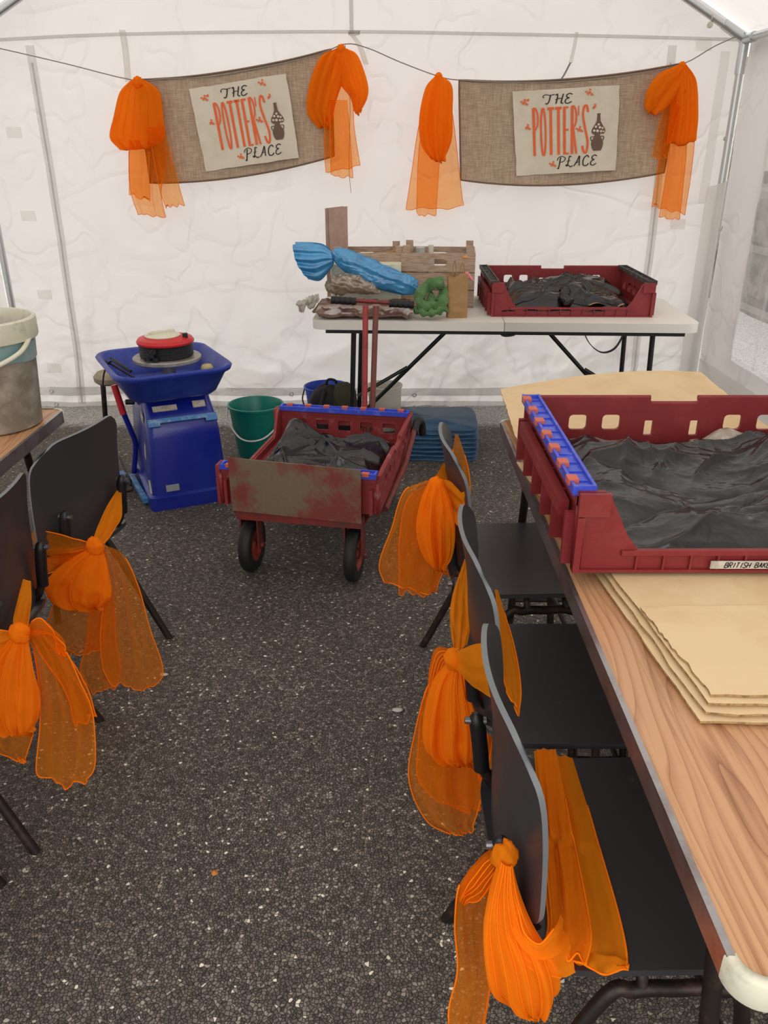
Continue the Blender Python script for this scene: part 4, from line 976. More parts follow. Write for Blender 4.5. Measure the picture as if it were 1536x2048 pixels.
# ================================================================ POTTER'S WHEEL
PW = (-.972, 3.565, 0); PR = math.radians(24)
pw = thing('potters_wheel', "blue electric potter's wheel with basin and side lever", "potter's wheel", PW, PR)
bm = B()
def sect(y0, y1, w0, w1, z, r=.03): return [Vector((x * 1.0, y, z)) for x, y in rrect(-w0 / 2, w0 / 2, y0, y1, r, 4)]
secs = [sect(-.25, .27, .37, .35, 0), sect(-.25, .27, .37, .35, .062), sect(-.234, .265, .34, .3, .070, .02), sect(-.225, .265, .318, .28, .33, .025), sect(-.218, .26, .31, .28, .375, .03), sect(-.185, .26, .30, .26, .425, .035), sect(-.15, .255, .295, .25, .455, .04), sect(-.12, .25, .29, .25, .50, .04)]
VV = [[bm.verts.new(p) for p in s] for s in secs]
for A, C in zip(VV, VV[1:]):
    n = len(A)
    for k in range(n): bm.faces.new((A[k], A[(k + 1) % n], C[(k + 1) % n], C[k]))
bm.faces.new(VV[0][::-1]); bm.faces.new(VV[-1])
obj('housing', bm, M['blue'], pw, True)
# basin (rounded tray, its own slight turn)
def bas(z, w, d, r, cy=0): return [(x, y + cy, z) for x, y in rrect(-w / 2, w / 2, -d / 2, d / 2, r, 8)]
rings = [bas(.498, .35, .38, .06), bas(.512, .38, .42, .07), bas(.60, .46, .52, .09), bas(.612, .50, .56, .10), bas(.628, .515, .575, .11), bas(.636, .50, .56, .10), bas(.630, .465, .525, .09), bas(.525, .375, .415, .07), bas(.515, .35, .40, .06)]
bm = B(); VV = [[bm.verts.new(p) for p in s] for s in rings]
for A, C in zip(VV, VV[1:]):
    n = len(A)
    for k in range(n): bm.faces.new((A[k], A[(k + 1) % n], C[(k + 1) % n], C[k]))
bm.faces.new(VV[0][::-1]); bm.faces.new(VV[-1])
ba = obj('basin', bm, M['bluebasin'], pw, 'all'); ba.location = (-.03, -.03, 0); ba.rotation_euler = (0, 0, math.radians(4))
bm = B(); lathe(bm, [(0, 0), (.03, 0), (.03, .07), (.145, .075), (.150, .080), (.150, .092), (.146, .096), (0, .096)], (0, 0, 0), 48); o = obj('wheelhead', bm, M['disc'], pw, True); o.location = (-.005, -.01, .545)
bm = B(); obox(bm, (0, -.212, .405), .30, .020, .012, rx=.9); 
for sx in (-1, 1): obox(bm, (sx * .125, -.218, .397), .05, .030, .014, rx=.9)
obj('latch_bar', bm, M['ltblue'], pw, bevel=.003)
bm = B(); obox(bm, (-.065, -.168, .447), .105, .006, .026, rx=-.8); o = obj('maker_plate', bm, M['label'], pw)
bm = B(); obox(bm, (.085, -.166, .450), .055, .006, .032, rx=-.8); obj('sticker', bm, M['label'], pw)
bm = B(); obox(bm, (-.08, -.2355, .098), .058, .003, .03, rx=-.06); obj('rating_sticker', bm, M['sticker_g'], pw)
bm = B(); obox(bm, (-.158, -.10, .40), .004, .05, .035, ry=.05, rx=.4); obox(bm, (-.162, -.10, .24), .004, .025, .07, ry=.05, rx=.2); obox(bm, (-.172, -.19, .10), .004, .035, .06, rx=-.3); obj('worn_sticker', bm, M['label'], pw)
# lever with red grip, base rail, treadle bits
def local(p): 
    q = Matrix.Rotation(-PR, 4, 'Z') @ (Vector(p) - Vector(PW)); return q
L1 = [local(at(228, 770, 3.58)), local(at(247, 828, 3.58))]; L2 = [local(at(247, 826, 3.58)), local(at(262, 862, 3.60)), local(at(271, 890, 3.62)), local(at(268, 945, 3.64))]
bm = B(); tube(bm, L1, .0155, 14); obj('lever_grip', bm, M['red'], pw, True)
bm = B(); tube(bm, cr(L2, 6), .0125, 12); obj('lever', bm, M['blue'], pw, True)
bm = B(); a, b = local(atz(262, 950, .03)), local(atz(292, 1004, .02)); d = (b - a); c = (a + b) / 2
obox(bm, c, .024, d.length, .022, rz=math.atan2(-d.x, d.y)); obj('foot_rail', bm, M['ltblue'], pw, bevel=.003)
bm = B(); tube(bm, cr([local(atz(238, 960, .03)), local(atz(262, 962, .03))], 2), .009, 8); tube(bm, [local(atz(236, 985, .02)), local(atz(265, 978, .03))], .012, 8); tube(bm, [local(atz(240, 915, .08)), local(atz(262, 970, .03))], .006, 8)
obj('base_frame', bm, M['chairsteel'], pw, True)
bm = B(); obox(bm, local(atz(240, 955, .03)), .06, .05, .05); obj('pedal_block', bm, M['ltblue'], pw, bevel=.004)
bm = B(); lathe(bm, [(0, 0), (.07, .0), (.085, .012), (.088, .035), (.07, .055), (0, .06)], local(at(225, 765, 3.93)), 28); obj('seat', bm, M['seatpad'], pw, True)
bm = B(); tube(bm, [local(at(205, 757, 3.93)), local(at(216, 905, 3.93))], .013, 10); obj('seat_leg', bm, M['chairsteel'], pw, True)
bm = B(); tube(bm, [local(at(240, 772, 3.93)), local(at(268, 805, 3.72))], .012, 10); obj('seat_arm', bm, M['whitehandle'], pw, True)
bm = B(); tube(bm, [local(at(252, 804, 3.6)), local(at(268, 804, 3.6))], .013, 12); obj('knob', bm, M['black_p'], pw, True)
# things in the basin
bm = B(); lathe(bm, [(0, 0), (.026, .004), (.03, .015), (.022, .028), (0, .032)], (0, 0, 0), 16)
for v in bm.verts: v.co += Vector((1, 1, 1)) * .004 * nz(v.co, 50, 1)
o = obj('sponge', bm, mat('cream_sponge', 'B8A878', .95), None, 'all'); o.location = at(415, 742, 3.52); tag(o, 'small cream sponge at the right corner inside the blue basin', 'sponge')
for k, (a, b, lb) in enumerate((((212, 722), (268, 755), 'thin black rod tool resting on the left rim of the blue basin'), ((222, 716), (262, 742), 'second black rod tool, behind the other on the basin rim'))):
    bm = B(); tube(bm, [at(*a, 3.5 + .03 * k), at(*b, 3.36 + .04 * k)], .005, 8); tag(obj('modelling_tool', bm, M['wire'], None, True), lb, 'tool')
bm = B(); tube(bm, cr([at(262, 745, 3.4), at(235, 728, 3.42), at(222, 722, 3.46), at(210, 740, 3.5), at(206, 765, 3.6), at(208, 790, 3.7)], 8), .004, 8); tag(obj('power_lead', bm, M['wire'], None, True), 'black power lead looping over the left rim of the basin', 'cable')
# cable reel
cx = Vector(PW) + Matrix.Rotation(PR, 3, 'Z') @ Vector((-.005, -.01, 0))
cr_ = thing('cable_reel', 'red and black cable reel lying flat on the grey wheelhead', 'cable reel', (cx.x + .0, cx.y, .642), .3)
bm = B(); lathe(bm, [(0, 0), (.115, 0), (.118, .008), (.118, .058), (.112, .062), (0, .062)], (0, 0, 0), 48); obj('cable_drum', bm, M['drum'], cr_, True)
bm = B(); lathe(bm, [(.10, .060), (.124, .060), (.126, .068), (.118, .080), (.085, .088), (0, .088)], (0, 0, 0), 48); obj('cover', bm, M['red'], cr_, True)
bm = B(); lathe(bm, [(.075, .087), (.078, .092), (.066, .100), (0, .102)], (-.01, .0, 0), 40); obj('centre_plate', bm, M['cream_p'], cr_, True)
bm = B(); obox(bm, (-.01, 0, .104), .12, .018, .012, rz=.5); obj('carry_handle', bm, M['cream_p'], cr_, bevel=.003)
bm = B(); obox(bm, (.085, -.04, .093), .022, .022, .018); obj('switch', bm, M['black_p'], cr_, bevel=.002)
bm = B()
for dx, dz in ((-.06, .03), (-.045, .012), (-.078, .018), (-.05, .045)): lathe(bm, [(0, 0), (.015, .002), (.015, .02), (0, .024)], (dx - .01, -.112, dz - .012), 10)
obj('plug', bm, M['black_p'], cr_, True)

# ================================================================ BUCKETS
def bucket(label, cat, loc, r0, r1, h, m, hm='whitehandle', hpts=None, lip=.008, rz=0):
    t = thing('bucket', label, cat, loc, rz); bm = B()
    lathe(bm, [(0, .006), (r0, .006), (r0, 0), (r0 + .004, 0), (r0 + .008, .01), (r1, h - .012), (r1 + lip, h - .010), (r1 + lip, h), (r1, h + .002), (r1 - .004, h - .004), (r0 + .002, .012), (0, .012)], (0, 0, 0), 56)
    obj('bucket_body', bm, M[m], t, True)
    if hpts: bm = B(); tube(bm, cr(hpts, 8), .0045, 8); obj('handle', bm, M[hm], t, True)
    return t
bucket('teal plastic bucket with a white handle, standing right of the blue wheel', 'bucket', (-.67, 4.03, 0), .10, .138, .275, 'teal', hpts=[(-.143, -.02, .262), (-.138, -.06, .20), (-.06, -.135, .125), (.05, -.14, .13), (.135, -.07, .20), (.143, -.02, .262)])
bucket('royal blue bucket mostly hidden behind the black backpack', 'bucket', (-.33, 4.50, 0), .09, .125, .24, 'bluebucket', 'wire', hpts=[(-.128, .0, .225), (-.14, -.03, .17), (-.12, -.06, .12), (-.1, -.08, .10)])
bucket('off-white bucket standing below the white folding table', 'bucket', (.005, 4.47, 0), .082, .095, .255, 'whitebucket', lip=.006)
# backpack
bp = thing('backpack', 'black and olive backpack slumped under the white table', 'backpack', (-.265, 4.25, 0), .1)
def blobmesh(name, c, s, m, par, seed, amp=.12, p=2.6):
    bm = B(); bmesh.ops.create_uvsphere(bm, u_segments=40, v_segments=28, radius=1)
    for v in bm.verts:
        q = v.co; k = (abs(q.x) ** p + abs(q.y) ** p + abs(q.z) ** p) ** (-1 / p); q = q * k * (1 + amp * crumple(q, 1.6, seed, 3) * .5)
        v.co = Vector((q.x * s[0], q.y * s[1], max(0.003 - c[2], q.z * s[2]))) + Vector(c)
    return obj(name, bm, m, par, 'all')
blobmesh('pack_body', (-.02, 0, .15), (.12, .08, .16), M['pack'], bp, 1); blobmesh('olive_pocket', (.045, -.04, .22), (.065, .065, .11), M['olive'], bp, 2)
blobmesh('side_pocket', (-.10, -.03, .09), (.06, .06, .09), M['pack'], bp, 3)
bm = B()
tube(bm, cr([(-.06, -.06, .30), (-.09, -.10, .22), (-.13, -.10, .14), (-.16, -.06, .05)], 6), .011, 8); tube(bm, cr([(-.05, .0, .30), (-.04, -.01, .345), (.0, -.01, .34), (.01, .0, .30)], 6), .007, 8)
obj('shoulder_strap', bm, M['pack'], bp, 'all')
# folded tarpaulin
bm = B()
def tarp(u, v):
    a = 2 * PI * u; cx, sy = math.cos(a), math.sin(a); k = (abs(cx) ** 9 + abs(sy) ** 9) ** (-1 / 9)
    lay = .010 * math.sin(v * 7 * 2 * PI) + .012 * nz((cx * 2, v * 9, sy * 2), 1.2, 3)
    return Vector(((.205 + lay) * cx * k, (.21 + lay) * sy * k, .165 * v + .006 * nz((cx * 3, sy * 3, v * 2), 1, 5) * v))
V = grid(bm, 120, 70, tarp, closed=True)
topv = V[-1]; n = 24
c = bm.verts.new((0, 0, .172))
for k in range(len(topv)): bm.faces.new((topv[k], topv[(k + 1) % len(topv)], c))
o = obj('folded_tarpaulin', bm, M['tarp'], None, 'all'); o.location = (.285, 4.12, 0); o.rotation_euler = (0, 0, -.04)
tag(o, 'thick folded stack of blue tarpaulin on the asphalt below the white table', 'tarpaulin')

# ================================================================ TROLLEY
TR = math.radians(-10.5)
tr = thing('trolley', 'red platform trolley with a rusty end plate and two front wheels', 'trolley', (-.24, 3.0, 0), TR)
# local frame: +y runs back to the handle end
def wheel(x, y, r=.108, w=.042):
    bm = B(); lathe(bm, [(r * .60, -w / 2), (r * .92, -w / 2), (r, -w / 4), (r, w / 4), (r * .92, w / 2), (r * .60, w / 2), (r * .60, -w / 2)], (0, 0, 0), 48)
    m4 = Matrix.Translation((x, y, r)) @ Matrix.Rotation(PI / 2, 4, 'Y'); bm.transform(m4); o = obj('tyre', bm, M['rubber'], tr, True)
    bm = B(); lathe(bm, [(0, -w * .45), (.022, -w * .45), (.022, -w * .2), (r * .45, -w * .2), (r * .5, -w * .45), (r * .61, -w * .45), (r * .61, w * .45), (r * .5, w * .45), (r * .45, w * .2), (.022, w * .2), (.022, w * .45), (0, w * .45)], (0, 0, 0), 36)
    bm.transform(m4); obj('hub', bm, M['hub'], tr, True)
    for s in (-1, 1):
        bm = B(); obox(bm, (x + s * (w / 2 + .012), y, .175), .006, .045, .16); tube(bm, [(x + s * (w / 2 + .016), y, r), (x + s * (w / 2 + .026), y, r)], .010, 8); obj('fork', bm, M['redsteel'], tr)
    bm = B(); obox(bm, (x, y, .252), w + .06, .07, .006); obj('fork_plate', bm, M['redsteel'], tr)
def tl(p): return Matrix.Rotation(-TR, 4, 'Z') @ (Vector(p) - Vector((-.24, 3.0, 0)))
wl_, wr_ = tl((-.505, 2.74, 0)), tl((-.11, 2.66, 0))
wheel(wl_.x, wl_.y); wheel(wr_.x, wr_.y)
wheel(wl_.x, .42); wheel(wr_.x, .42)
PX0, PX1, PYf = -.245, .235, -.385
mtx = Matrix.Translation((0, PYf, 0)) @ Matrix.Rotation(PI / 2 + .02, 4, 'X')
plate('end_plate', [[(PX0, .285), (PX1, .272), (PX1, .478), (PX0, .492)]], .006, M['rust'], tr, mtx)
bm = B(); box(bm, PX0 + .01, PX1, PYf - .002, PYf + .05, .248, .283); obj('front_beam', bm, M['redsteel'], tr, bevel=.003)
for x in (PX0 + .03, PX1 - .03):
    bm = B(); box(bm, x - .015, x + .015, PYf, .46, .255, .285); obj('side_rail', bm, M['redsteel'], tr, bevel=.003)
bm = B(); box(bm, PX0 + .02, PX1 - .02, PYf + .03, .45, .280, .290); obj('deck', bm, M['redsteel'], tr)
bm = B(); box(bm, PX0, PX1, .44, .47, .25, .285); obj('rear_beam', bm, M['redsteel'], tr, bevel=.003)
for (a, b, m) in (((728, 822), (731, 612), 'redsteel'), ((742, 822), (752, 612), 'redsteel')):
    bm = B(); pa, pb_ = tl(at(a[0], a[1] + 6, 3.42)), tl(at(b[0], b[1], 3.50)); pa.z = .26
    tube(bm, [pa, pb_], .0125, 10); obj('upright', bm, mat('red_upright', 'A03A36' if a[0] < 735 else '6F4038', .5, vary='7C3A34', vscale=20), tr, True)
pa, pb_ = tl(at(662, 598, 3.50)), tl(at(828, 608, 3.50)); q = pb_ - pa
bm = B(); tube(bm, [pa, pb_], .009, 10); obj('handlebar', bm, M['redsteel'], tr, True)
for a, b in ((0, .3), (.7, 1)):
    bm = B(); n = 28; P = [pa + q * (a + (b - a) * k / n) + Vector((0, 0, -.004 if k % 6 < 3 else 0)) for k in range(n + 1)]
    tube(bm, P, [.0165 if k % 6 < 3 else .0135 for k in range(n + 1)], 12); obj('grip', bm, M['rubber'], tr, True)
A_, B_ = tl(at(800, 925, 2.95)), tl(at(832, 850, 3.25))
bm = B(); tube(bm, [(.295, -.25, .27), (.31, .12, .31), (.32, .30, .40)], .0125, 10); obj('side_arm', bm, M['redsteel'], tr, True)
bm = B(); tube(bm, cr([(.32, .29, .39), (.325, .35, .42), (.335, .40, .40), (.34, .42, .34)], 5), .017, 12); obj('grip', bm, M['rubber'], tr, True)
TRAYZ = .292
bo = Matrix.Rotation(TR, 3, 'Z') @ Vector((-.005, .02, 0)) + Vector((-.24, 3.0, TRAYZ))
bread_tray('dusty maroon bread tray with blue ends riding on the red trolley', bo, TR - PI / 2, M['strip'], M['traydust'], L=.75, D=.60, H=.15)
bin_bag('crumpled black bin bag in the tray on the red trolley', bo + Vector((-.0, -.02, .02)), TR, .50, .64, .07, 31, n=130, fnh=lambda u, v: .055 * math.exp(-((u - .12) / .2) ** 2 - ((v - .85) / .14) ** 2) - .0)

# ================================================================ CHAIRS (local: sitter looks along +x)
def make_chair(label, loc, rz, group=None):
    t = thing('stacking_chair', label, 'chair', loc, rz, group)
    # seat: rounded square, front rolled down
    bm = B(); n = 28; TH = .012
    def S(u, v, k):
        a, b = u * 2 - 1, v * 2 - 1; sx = a * math.sqrt(max(0, 1 - .30 * b ** 8)) ; sy = b * math.sqrt(max(0, 1 - .30 * abs(a) ** 8))
        x = .215 * sx; y = .212 * sy; z = .452 - .012 * (1 - a * a) * (1 - b * b) - (.03 * ((a - .7) / .3) ** 2 if a > .7 else 0) + (.012 * ((-a - .75) / .25) ** 2 if a < -.75 else 0)
        return Vector((x, y, z - k * TH))
    def slabmesh(name, S, m, em, n, n2):
        bm = B(); grid(bm, n, n2, lambda u, v: S(u, v, 0)); V = grid(bm, n, n2, lambda u, v: S(u, v, 1))
        per = [(i / n, 0) for i in range(n)] + [(1, i / n2) for i in range(n2)] + [(1 - i / n, 1) for i in range(n)] + [(0, 1 - i / n2) for i in range(n2)]
        ed = [[S(u, v, k) for u, v in per] for k in (0, 1)]
        a = [bm.verts.new(p) for p in ed[0]]; b = [bm.verts.new(p) for p in ed[1]]
        for i in range(len(per)):
            f = bm.faces.new((a[i - 1], a[i], b[i], b[i - 1])); f.material_index = 1
        bmesh.ops.remove_doubles(bm, verts=bm.verts, dist=1e-5); bmesh.ops.recalc_face_normals(bm, faces=bm.faces)
        o = obj(name, bm, [m, em], t, True); return o
    slabmesh('seat', S, M['chairply'], M['chairply'], 28, 28)
    # back: u across, v up; curved round the sitter, S-shaped in section, generous corners
    def K(u, v, k):
        a, b = u * 2 - 1, v * 2 - 1
        sx = a * math.sqrt(max(0, 1 - .4 * abs(b) ** 9)); sy = b * math.sqrt(max(0, 1 - .28 * abs(a) ** 9))
        y = .19 * sx; z = .637 + .172 * sy
        x = -.205 - .020 * sy - .010 * sy * sy + .032 * sx * sx + .004 * math.sin(sy * 2.4)
        nr = Vector((1, -.9 * sx * .5, .1)).normalized()
        return Vector((x, y, z)) - nr * (TH * .72) * k
    slabmesh('backrest', K, M['chairply'], M['chairedge'], 28, 24)
    for s in (-1, 1):
        bm = B(); tube(bm, cr([(.03, s * .2, .396), (-.03, s * .2, .394), (-.085, s * .204, .362), (-.24, s * .232, .02), (-.247, s * .235, .0)], 6), .0115, 12); obj('leg', bm, M['chairsteel'], t, True)
        bm = B(); tube(bm, cr([(.03, s * .2, .396), (.09, s * .2, .394), (.132, s * .202, .35), (.165, s * .212, .02), (.166, s * .213, 0)], 6), .0115, 12); obj('leg', bm, M['chairsteel'], t, True)
        bm = B(); tube(bm, cr([(-.02, s * .14, .43), (-.12, s * .14, .428), (-.175, s * .138, .45), (-.208, s * .135, .50), (-.220, s * .133, .59)], 6), .010, 12); obj('back_upright', bm, M['chairsteel'], t, True)
        bm = B(); P = [(-.212, s * .135, .50), (-.216, s * .134, .54), (-.224, s * .133, .60), (-.227, s * .133, .615), (-.228, s * .133, .622)]; tube(bm, P, [.014, .014, .014, .011, .004], 14); obj('sleeve', bm, M['sleeve'], t, True)
        bm = B(); tube(bm, [(-.21, s * .133, .605), (-.246, s * .133, .607)], [.008, .006], 10); obj('bolt', bm, M['chrome'], t, True)
    for x in (-.02, .08): bm = B(); tube(bm, cr([(x, -.2, .40), (x, -.185, .422), (x, -.14, .428), (x, .14, .428), (x, .185, .422), (x, .2, .40)], 4), .009, 10); obj('seat_support', bm, M['chairsteel'], t, True)
    bm = B(); tube(bm, [(.145, -.205, .22), (.145, .205, .22)], .008, 10); obj('stretcher', bm, M['chairsteel'], t, True)
    return t
CH = [
 ('charcoal chair nearest the camera on the right, orange organza draped across its seat', (.385, .958, 0), math.radians(1)),
 ('charcoal chair second from the camera along the right table', (.388, 1.42, 0), math.radians(0)),
 ('charcoal chair farthest from the camera along the right table', (.385, 1.985, 0), math.radians(2)),
 ('charcoal chair by the left table, its scratched backrest facing the blue wheel', (-1.02, 2.10, 0), math.radians(164)),
 ('charcoal chair by the left table, cut by the photo edge, with the orange bow', (-1.06, 1.60, 0), math.radians(180)),
 ('charcoal chair of which only a leg shows at lower left', (-1.10, 1.04, 0), math.radians(180))]
c0 = make_chair(*CH[0])
for lb, loc, rz in CH[1:]: dup(c0, loc, rz, lb)

# ================================================================ SASHES ON THE CHAIRS
def mix(*ps): return ps
# farthest right chair
Yc = 1.86
s = sash('orange organza sash tied on the farthest of the right-hand chairs', (.14, 1.9, .5))
cloth('tail', rows([(852, 960, 888, 968), (806, 982, 895, 985), (782, 1050, 900, 1050), (758, 1125, 890, 1125), (768, 1165, 872, 1182)], [Yc] * 5, .04), s, 4, .012, seed=1)
cloth('tail', rows([(862, 965, 892, 968), (815, 1000, 900, 1000), (800, 1080, 900, 1080), (800, 1150, 878, 1150), (800, 1190, 862, 1186)], Yc + .04, .04), s, 3, .010, seed=3)
cloth('bow_loop', rows([(858, 962, 886, 965), (840, 1005, 902, 1005), (832, 1060, 910, 1060), (845, 1110, 905, 1110), (868, 1138, 888, 1138)], Yc - .03), s, 5, .010, 'orgd', False, 2, puff=.022)
cloth('tail', rows([(885, 1000, 915, 1010), (885, 1060, 918, 1065), (888, 1110, 922, 1120), (890, 1155, 925, 1148)], Yc + .06), s, 2, .006, seed=5)
cloth('wrap', [(at(872, 958, Yc), at(872, 985, Yc)), (at(898, 962, 1.84), at(902, 1030, 1.84)), (at(922, 985, 1.80), at(925, 1055, 1.80)), (at(938, 975, 1.80), at(935, 1052, 1.80))], s, 3, .006, 'orgd', False, 3, nu=24)
cloth('wrap', [(at(868, 958, Yc), at(880, 975, Yc)), (at(885, 932, 1.98), at(896, 960, 1.98)), (at(895, 915, 2.1), at(903, 950, 2.1))], s, 2, .004, 'orgd', False, 4, nu=20)
cloth('wrap', rows([(910, 868, 916, 868), (906, 910, 932, 918), (908, 970, 940, 965), (912, 1010, 938, 1010), (916, 1052, 934, 1052)], [2.12, 2.02, 1.92, 1.86, 1.82]), s, 2, .006, 'org', True, 6, nu=24)
knot(at(872, 970, Yc - .03), .019, s, 5)
# middle right chair
Yc = 1.32
s = sash('orange organza sash tied on the middle of the right-hand chairs', (.12, 1.35, .5))
cloth('tail', rows([(893, 1318, 930, 1325), (858, 1370, 965, 1375), (832, 1460, 985, 1450), (818, 1560, 972, 1560), (852, 1640, 962, 1612), (900, 1668, 945, 1668)], Yc + .04, .03), s, 4, .010, seed=2)
cloth('tail', rows([(880, 1335, 925, 1330), (850, 1400, 940, 1400), (840, 1500, 945, 1500), (838, 1560, 962, 1570), (880, 1610, 958, 1618)], Yc + .07, .03), s, 3, .010, seed=4)
cloth('bow_loop', rows([(898, 1320, 926, 1322), (864, 1365, 950, 1368), (846, 1440, 978, 1440), (852, 1500, 976, 1490), (895, 1528, 950, 1518)], Yc - .01), s, 6, .012, 'orgd', False, 5, puff=.024)
cloth('bow_loop', rows([(905, 1300, 920, 1312), (872, 1298, 900, 1330), (858, 1340, 885, 1365), (855, 1385, 872, 1400)], Yc + .03), s, 2, .006, 'org', False, 6, puff=.012, nu=24)
cloth('tail', rows([(935, 1440, 978, 1430), (945, 1500, 992, 1490), (958, 1560, 1000, 1590)], Yc + .06), s, 2, .008, seed=7)
cloth('wrap', rows([(929, 1118, 935, 1118), (905, 1190, 938, 1190), (900, 1240, 942, 1245), (908, 1300, 930, 1308)], [1.57, 1.48, 1.42, 1.35]), s, 3, .006, 'orgd', False, 3, nu=24)
cloth('wrap', [(at(915, 1302, 1.275), at(912, 1338, 1.275)), (at(940, 1292, 1.245), at(945, 1372, 1.245)), (at(965, 1288, 1.228), at(970, 1388, 1.228)), (at(984, 1290, 1.212), at(987, 1398, 1.212))], s, 3, .003, 'orgd', False, 4, nu=28)
cloth('wrap', rows([(990, 1178, 996, 1180), (994, 1230, 1012, 1235), (1000, 1300, 1030, 1300), (1008, 1360, 1042, 1375), (1018, 1392, 1038, 1430)], [1.52, 1.44, 1.36, 1.28, 1.24]), s, 2, .005, 'orgd', True, 6, nu=24)
knot(at(910, 1318, Yc - .03), .021, s, 6)
# nearest right chair
s = sash('orange organza sash draped over the seat of the nearest right-hand chair', (.12, .85, .5))
Lf = [(1068, 1503), (1076, 1600), (1084, 1700), (1092, 1790), (1096, 1860), (1082, 1905)]; Rt = [(1145, 1515), (1172, 1600), (1200, 1700), (1232, 1810), (1252, 1900), (1253, 1948)]
LY = [1.165, 1.06, .96, .87, .80, .765]
pl = [(at(a[0], a[1], y), atz(b[0], b[1], .468)) for a, b, y in zip(Lf, Rt, LY)]
cloth('seat_drape', pl, s, 4, .006, 'orgd', True, 3, gather=.8, nu=50, nv=60)
cloth('seat_drape', [(p[0] + Vector((.004, 0, .006)), p[0].lerp(p[1], .55) + Vector((0, 0, .012))) for p in pl], s, 3, .006, 'orgd', True, 5, gather=.8, nu=40, nv=60)
cloth('wrap', [(at(1124, 1825, .80), at(1150, 1945, .735)), (at(1110, 1858, .755), at(1125, 1955, .735)), (at(1080, 1890, .735), at(1085, 1945, .73)), (at(1050, 1868, .745), at(1045, 1925, .735)), (at(1035, 1815, .77), at(1005, 1870, .76)), (at(1022, 1750, .80), at(995, 1760, .80))], s, 4, .005, 'orgd', True, 2, gather=.7, nu=30, nv=50)
cloth('tail', rows([(972, 1716, 1008, 1722), (922, 1775, 985, 1765), (915, 1860, 975, 1855), (916, 1950, 985, 1945), (898, 2025, 975, 2010), (902, 2062, 960, 2060)], .84, .03), s, 3, .009, seed=6)
cloth('tail', rows([(1005, 1960, 1060, 1960), (1010, 2000, 1075, 2000), (1035, 2030, 1078, 2048)], .83), s, 2, .006, seed=7)
cloth('bow_loop', rows([(998, 1716, 1024, 1722), (978, 1780, 1038, 1780), (965, 1850, 1066, 1850), (970, 1930, 1112, 1925), (985, 1985, 1118, 1978), (1025, 2014, 1092, 2008)], [.80, .79, .77, .745, .74, .745]), s, 4, .010, 'orgd', False, 1, puff=.026)
cloth('bow_loop', rows([(1005, 1690, 1018, 1712), (968, 1712, 1000, 1738), (930, 1752, 968, 1790), (918, 1790, 940, 1800)], .83), s, 2, .007, 'org', False, 8, puff=.012, nu=24)
knot(at(1008, 1712, .81), .017, s, 7, (.9, .8, 1.3))
# farther left chair
Yc = 1.90
s = sash('orange organza sash tied behind the left chair nearer the blue wheel', (-.83, 1.93, .5))
cloth('wrap', [(at(62, 1062, 1.90), at(55, 1152, 1.90)), (at(100, 1066, 1.88), at(92, 1148, 1.88)), (at(150, 1078, 1.87), at(142, 1128, 1.87)), (at(182, 1086, 1.88), at(180, 1108, 1.88))], s, 4, .010, 'org', True, 2, gather=1)
cloth('wrap', [(at(60, 1095, 1.91), at(58, 1140, 1.91)), (at(110, 1100, 1.89), at(105, 1138, 1.89)), (at(182, 1090, 1.89), at(180, 1106, 1.89))], s, 3, .008, 'org', False, 4, gather=1)
cloth('wrap', rows([(234, 980, 243, 983), (214, 1012, 243, 1032), (193, 1058, 226, 1066), (184, 1086, 206, 1092)], [2.16, 2.05, 1.95, 1.89]), s, 3, .007, 'orgd', False, 3, nu=28)
cloth('bow_loop', rows([(176, 1098, 205, 1100), (125, 1128, 216, 1128), (92, 1165, 224, 1170), (100, 1200, 222, 1195), (145, 1218, 200, 1214)], Yc - .03), s, 4, .012, 'orgd', False, 5, puff=.024)
cloth('tail', rows([(188, 1082, 212, 1090), (205, 1115, 246, 1112), (208, 1180, 276, 1175), (200, 1270, 302, 1265), (205, 1340, 326, 1345), (220, 1372, 300, 1378)], Yc - .02), s, 4, .012, seed=3)
cloth('tail', rows([(180, 1100, 212, 1100), (180, 1200, 225, 1190), (172, 1290, 232, 1290), (160, 1340, 240, 1340), (180, 1382, 232, 1372)], Yc + .03), s, 4, .010, seed=6)
cloth('tail', rows([(130, 1160, 200, 1160), (102, 1220, 212, 1215), (88, 1285, 206, 1285), (130, 1312, 198, 1300)], Yc + .02), s, 4, .010, seed=8)
knot(at(190, 1092, Yc - .04), .022, s, 8)
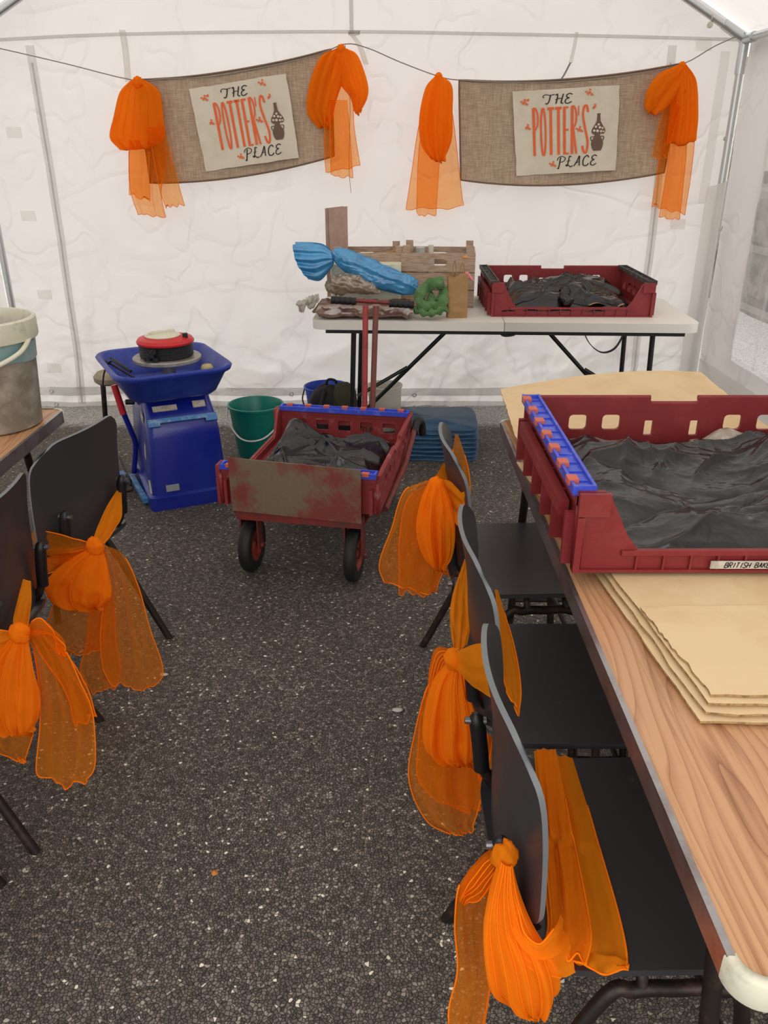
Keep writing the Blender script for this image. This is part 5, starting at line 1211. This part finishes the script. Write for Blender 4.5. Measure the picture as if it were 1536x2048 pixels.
# nearer left chair
Yc = 1.46
s = sash('orange organza sash tied on the left chair cut by the photo edge', (-.82, 1.47, .5))
cloth('wrap', rows([(46, 1158, 62, 1162), (35, 1200, 63, 1205), (26, 1240, 58, 1245), (30, 1264, 54, 1264)], [1.62, 1.56, 1.5, 1.46]), s, 3, .006, 'orgd', False, 3, nu=24)
cloth('wrap', [(at(-60, 1250, 1.43), at(-60, 1330, 1.43)), (at(-10, 1262, 1.44), at(-10, 1310, 1.44)), (at(34, 1262, Yc), at(34, 1285, Yc))], s, 3, .007, 'orgd', True, 4, nu=30)
cloth('bow_loop', rows([(24, 1272, 54, 1272), (-15, 1320, 66, 1322), (-35, 1390, 78, 1392), (-10, 1450, 75, 1440), (20, 1468, 60, 1458)], Yc - .02), s, 5, .012, 'orgd', False, 5, puff=.024)
cloth('bow_loop', rows([(45, 1262, 62, 1272), (75, 1238, 100, 1268), (105, 1262, 128, 1290), (112, 1290, 130, 1310)], Yc), s, 2, .007, 'org', True, 6, puff=.010, nu=24)
cloth('tail', rows([(42, 1265, 76, 1258), (64, 1310, 126, 1298), (74, 1390, 165, 1378), (76, 1460, 186, 1442), (72, 1545, 188, 1535), (95, 1562, 165, 1568)], Yc - .01), s, 4, .012, seed=4)
cloth('tail', rows([(55, 1262, 95, 1262), (85, 1310, 140, 1310), (125, 1375, 172, 1370), (148, 1455, 196, 1434)], Yc + .03), s, 3, .010, seed=7)
cloth('tail', rows([(-20, 1420, 72, 1410), (-20, 1470, 68, 1462), (-10, 1500, 58, 1498), (28, 1522, 50, 1520)], Yc + .03), s, 3, .008, seed=9)
knot(at(40, 1266, Yc - .03), .021, s, 9)

# ================================================================ LITTER
bm = B(); grid(bm, 8, 6, lambda u, v: Vector(((u - .5) * .022 * (1 - .5 * abs(v - .5)), (v - .5) * .014, .002 + .006 * math.sin(u * 5) * math.sin(v * 3))))
o = obj('dry_leaf', bm, M['leaf'], None, 'all'); o.location = atz(432, 1746, 0); o.rotation_euler = (0, 0, .5); tag(o, 'tiny dry orange brown leaf on the open asphalt', 'leaf')
for (px, py, r, lb) in ((795, 1421, .010, 'pale flat pebble on the asphalt left of the middle right chair'), (1062, 1018, .009, 'small pale pebble on the asphalt beside the cardboard edge'), (328, 1350, .008, 'white speck of stone touching the tip of the left sash')):
    bm = B(); bmesh.ops.create_icosphere(bm, subdivisions=2, radius=r)
    for v in bm.verts: v.co = Vector((v.co.x * 1.5, v.co.y * .9, max(-.001, v.co.z * .5 + .002))) * (1 + .3 * nz(v.co * 90, 1, 2))
    o = obj('pebble', bm, M['stone'], None, 'all'); o.location = atz(px, py, .001); tag(o, lb, 'pebble')
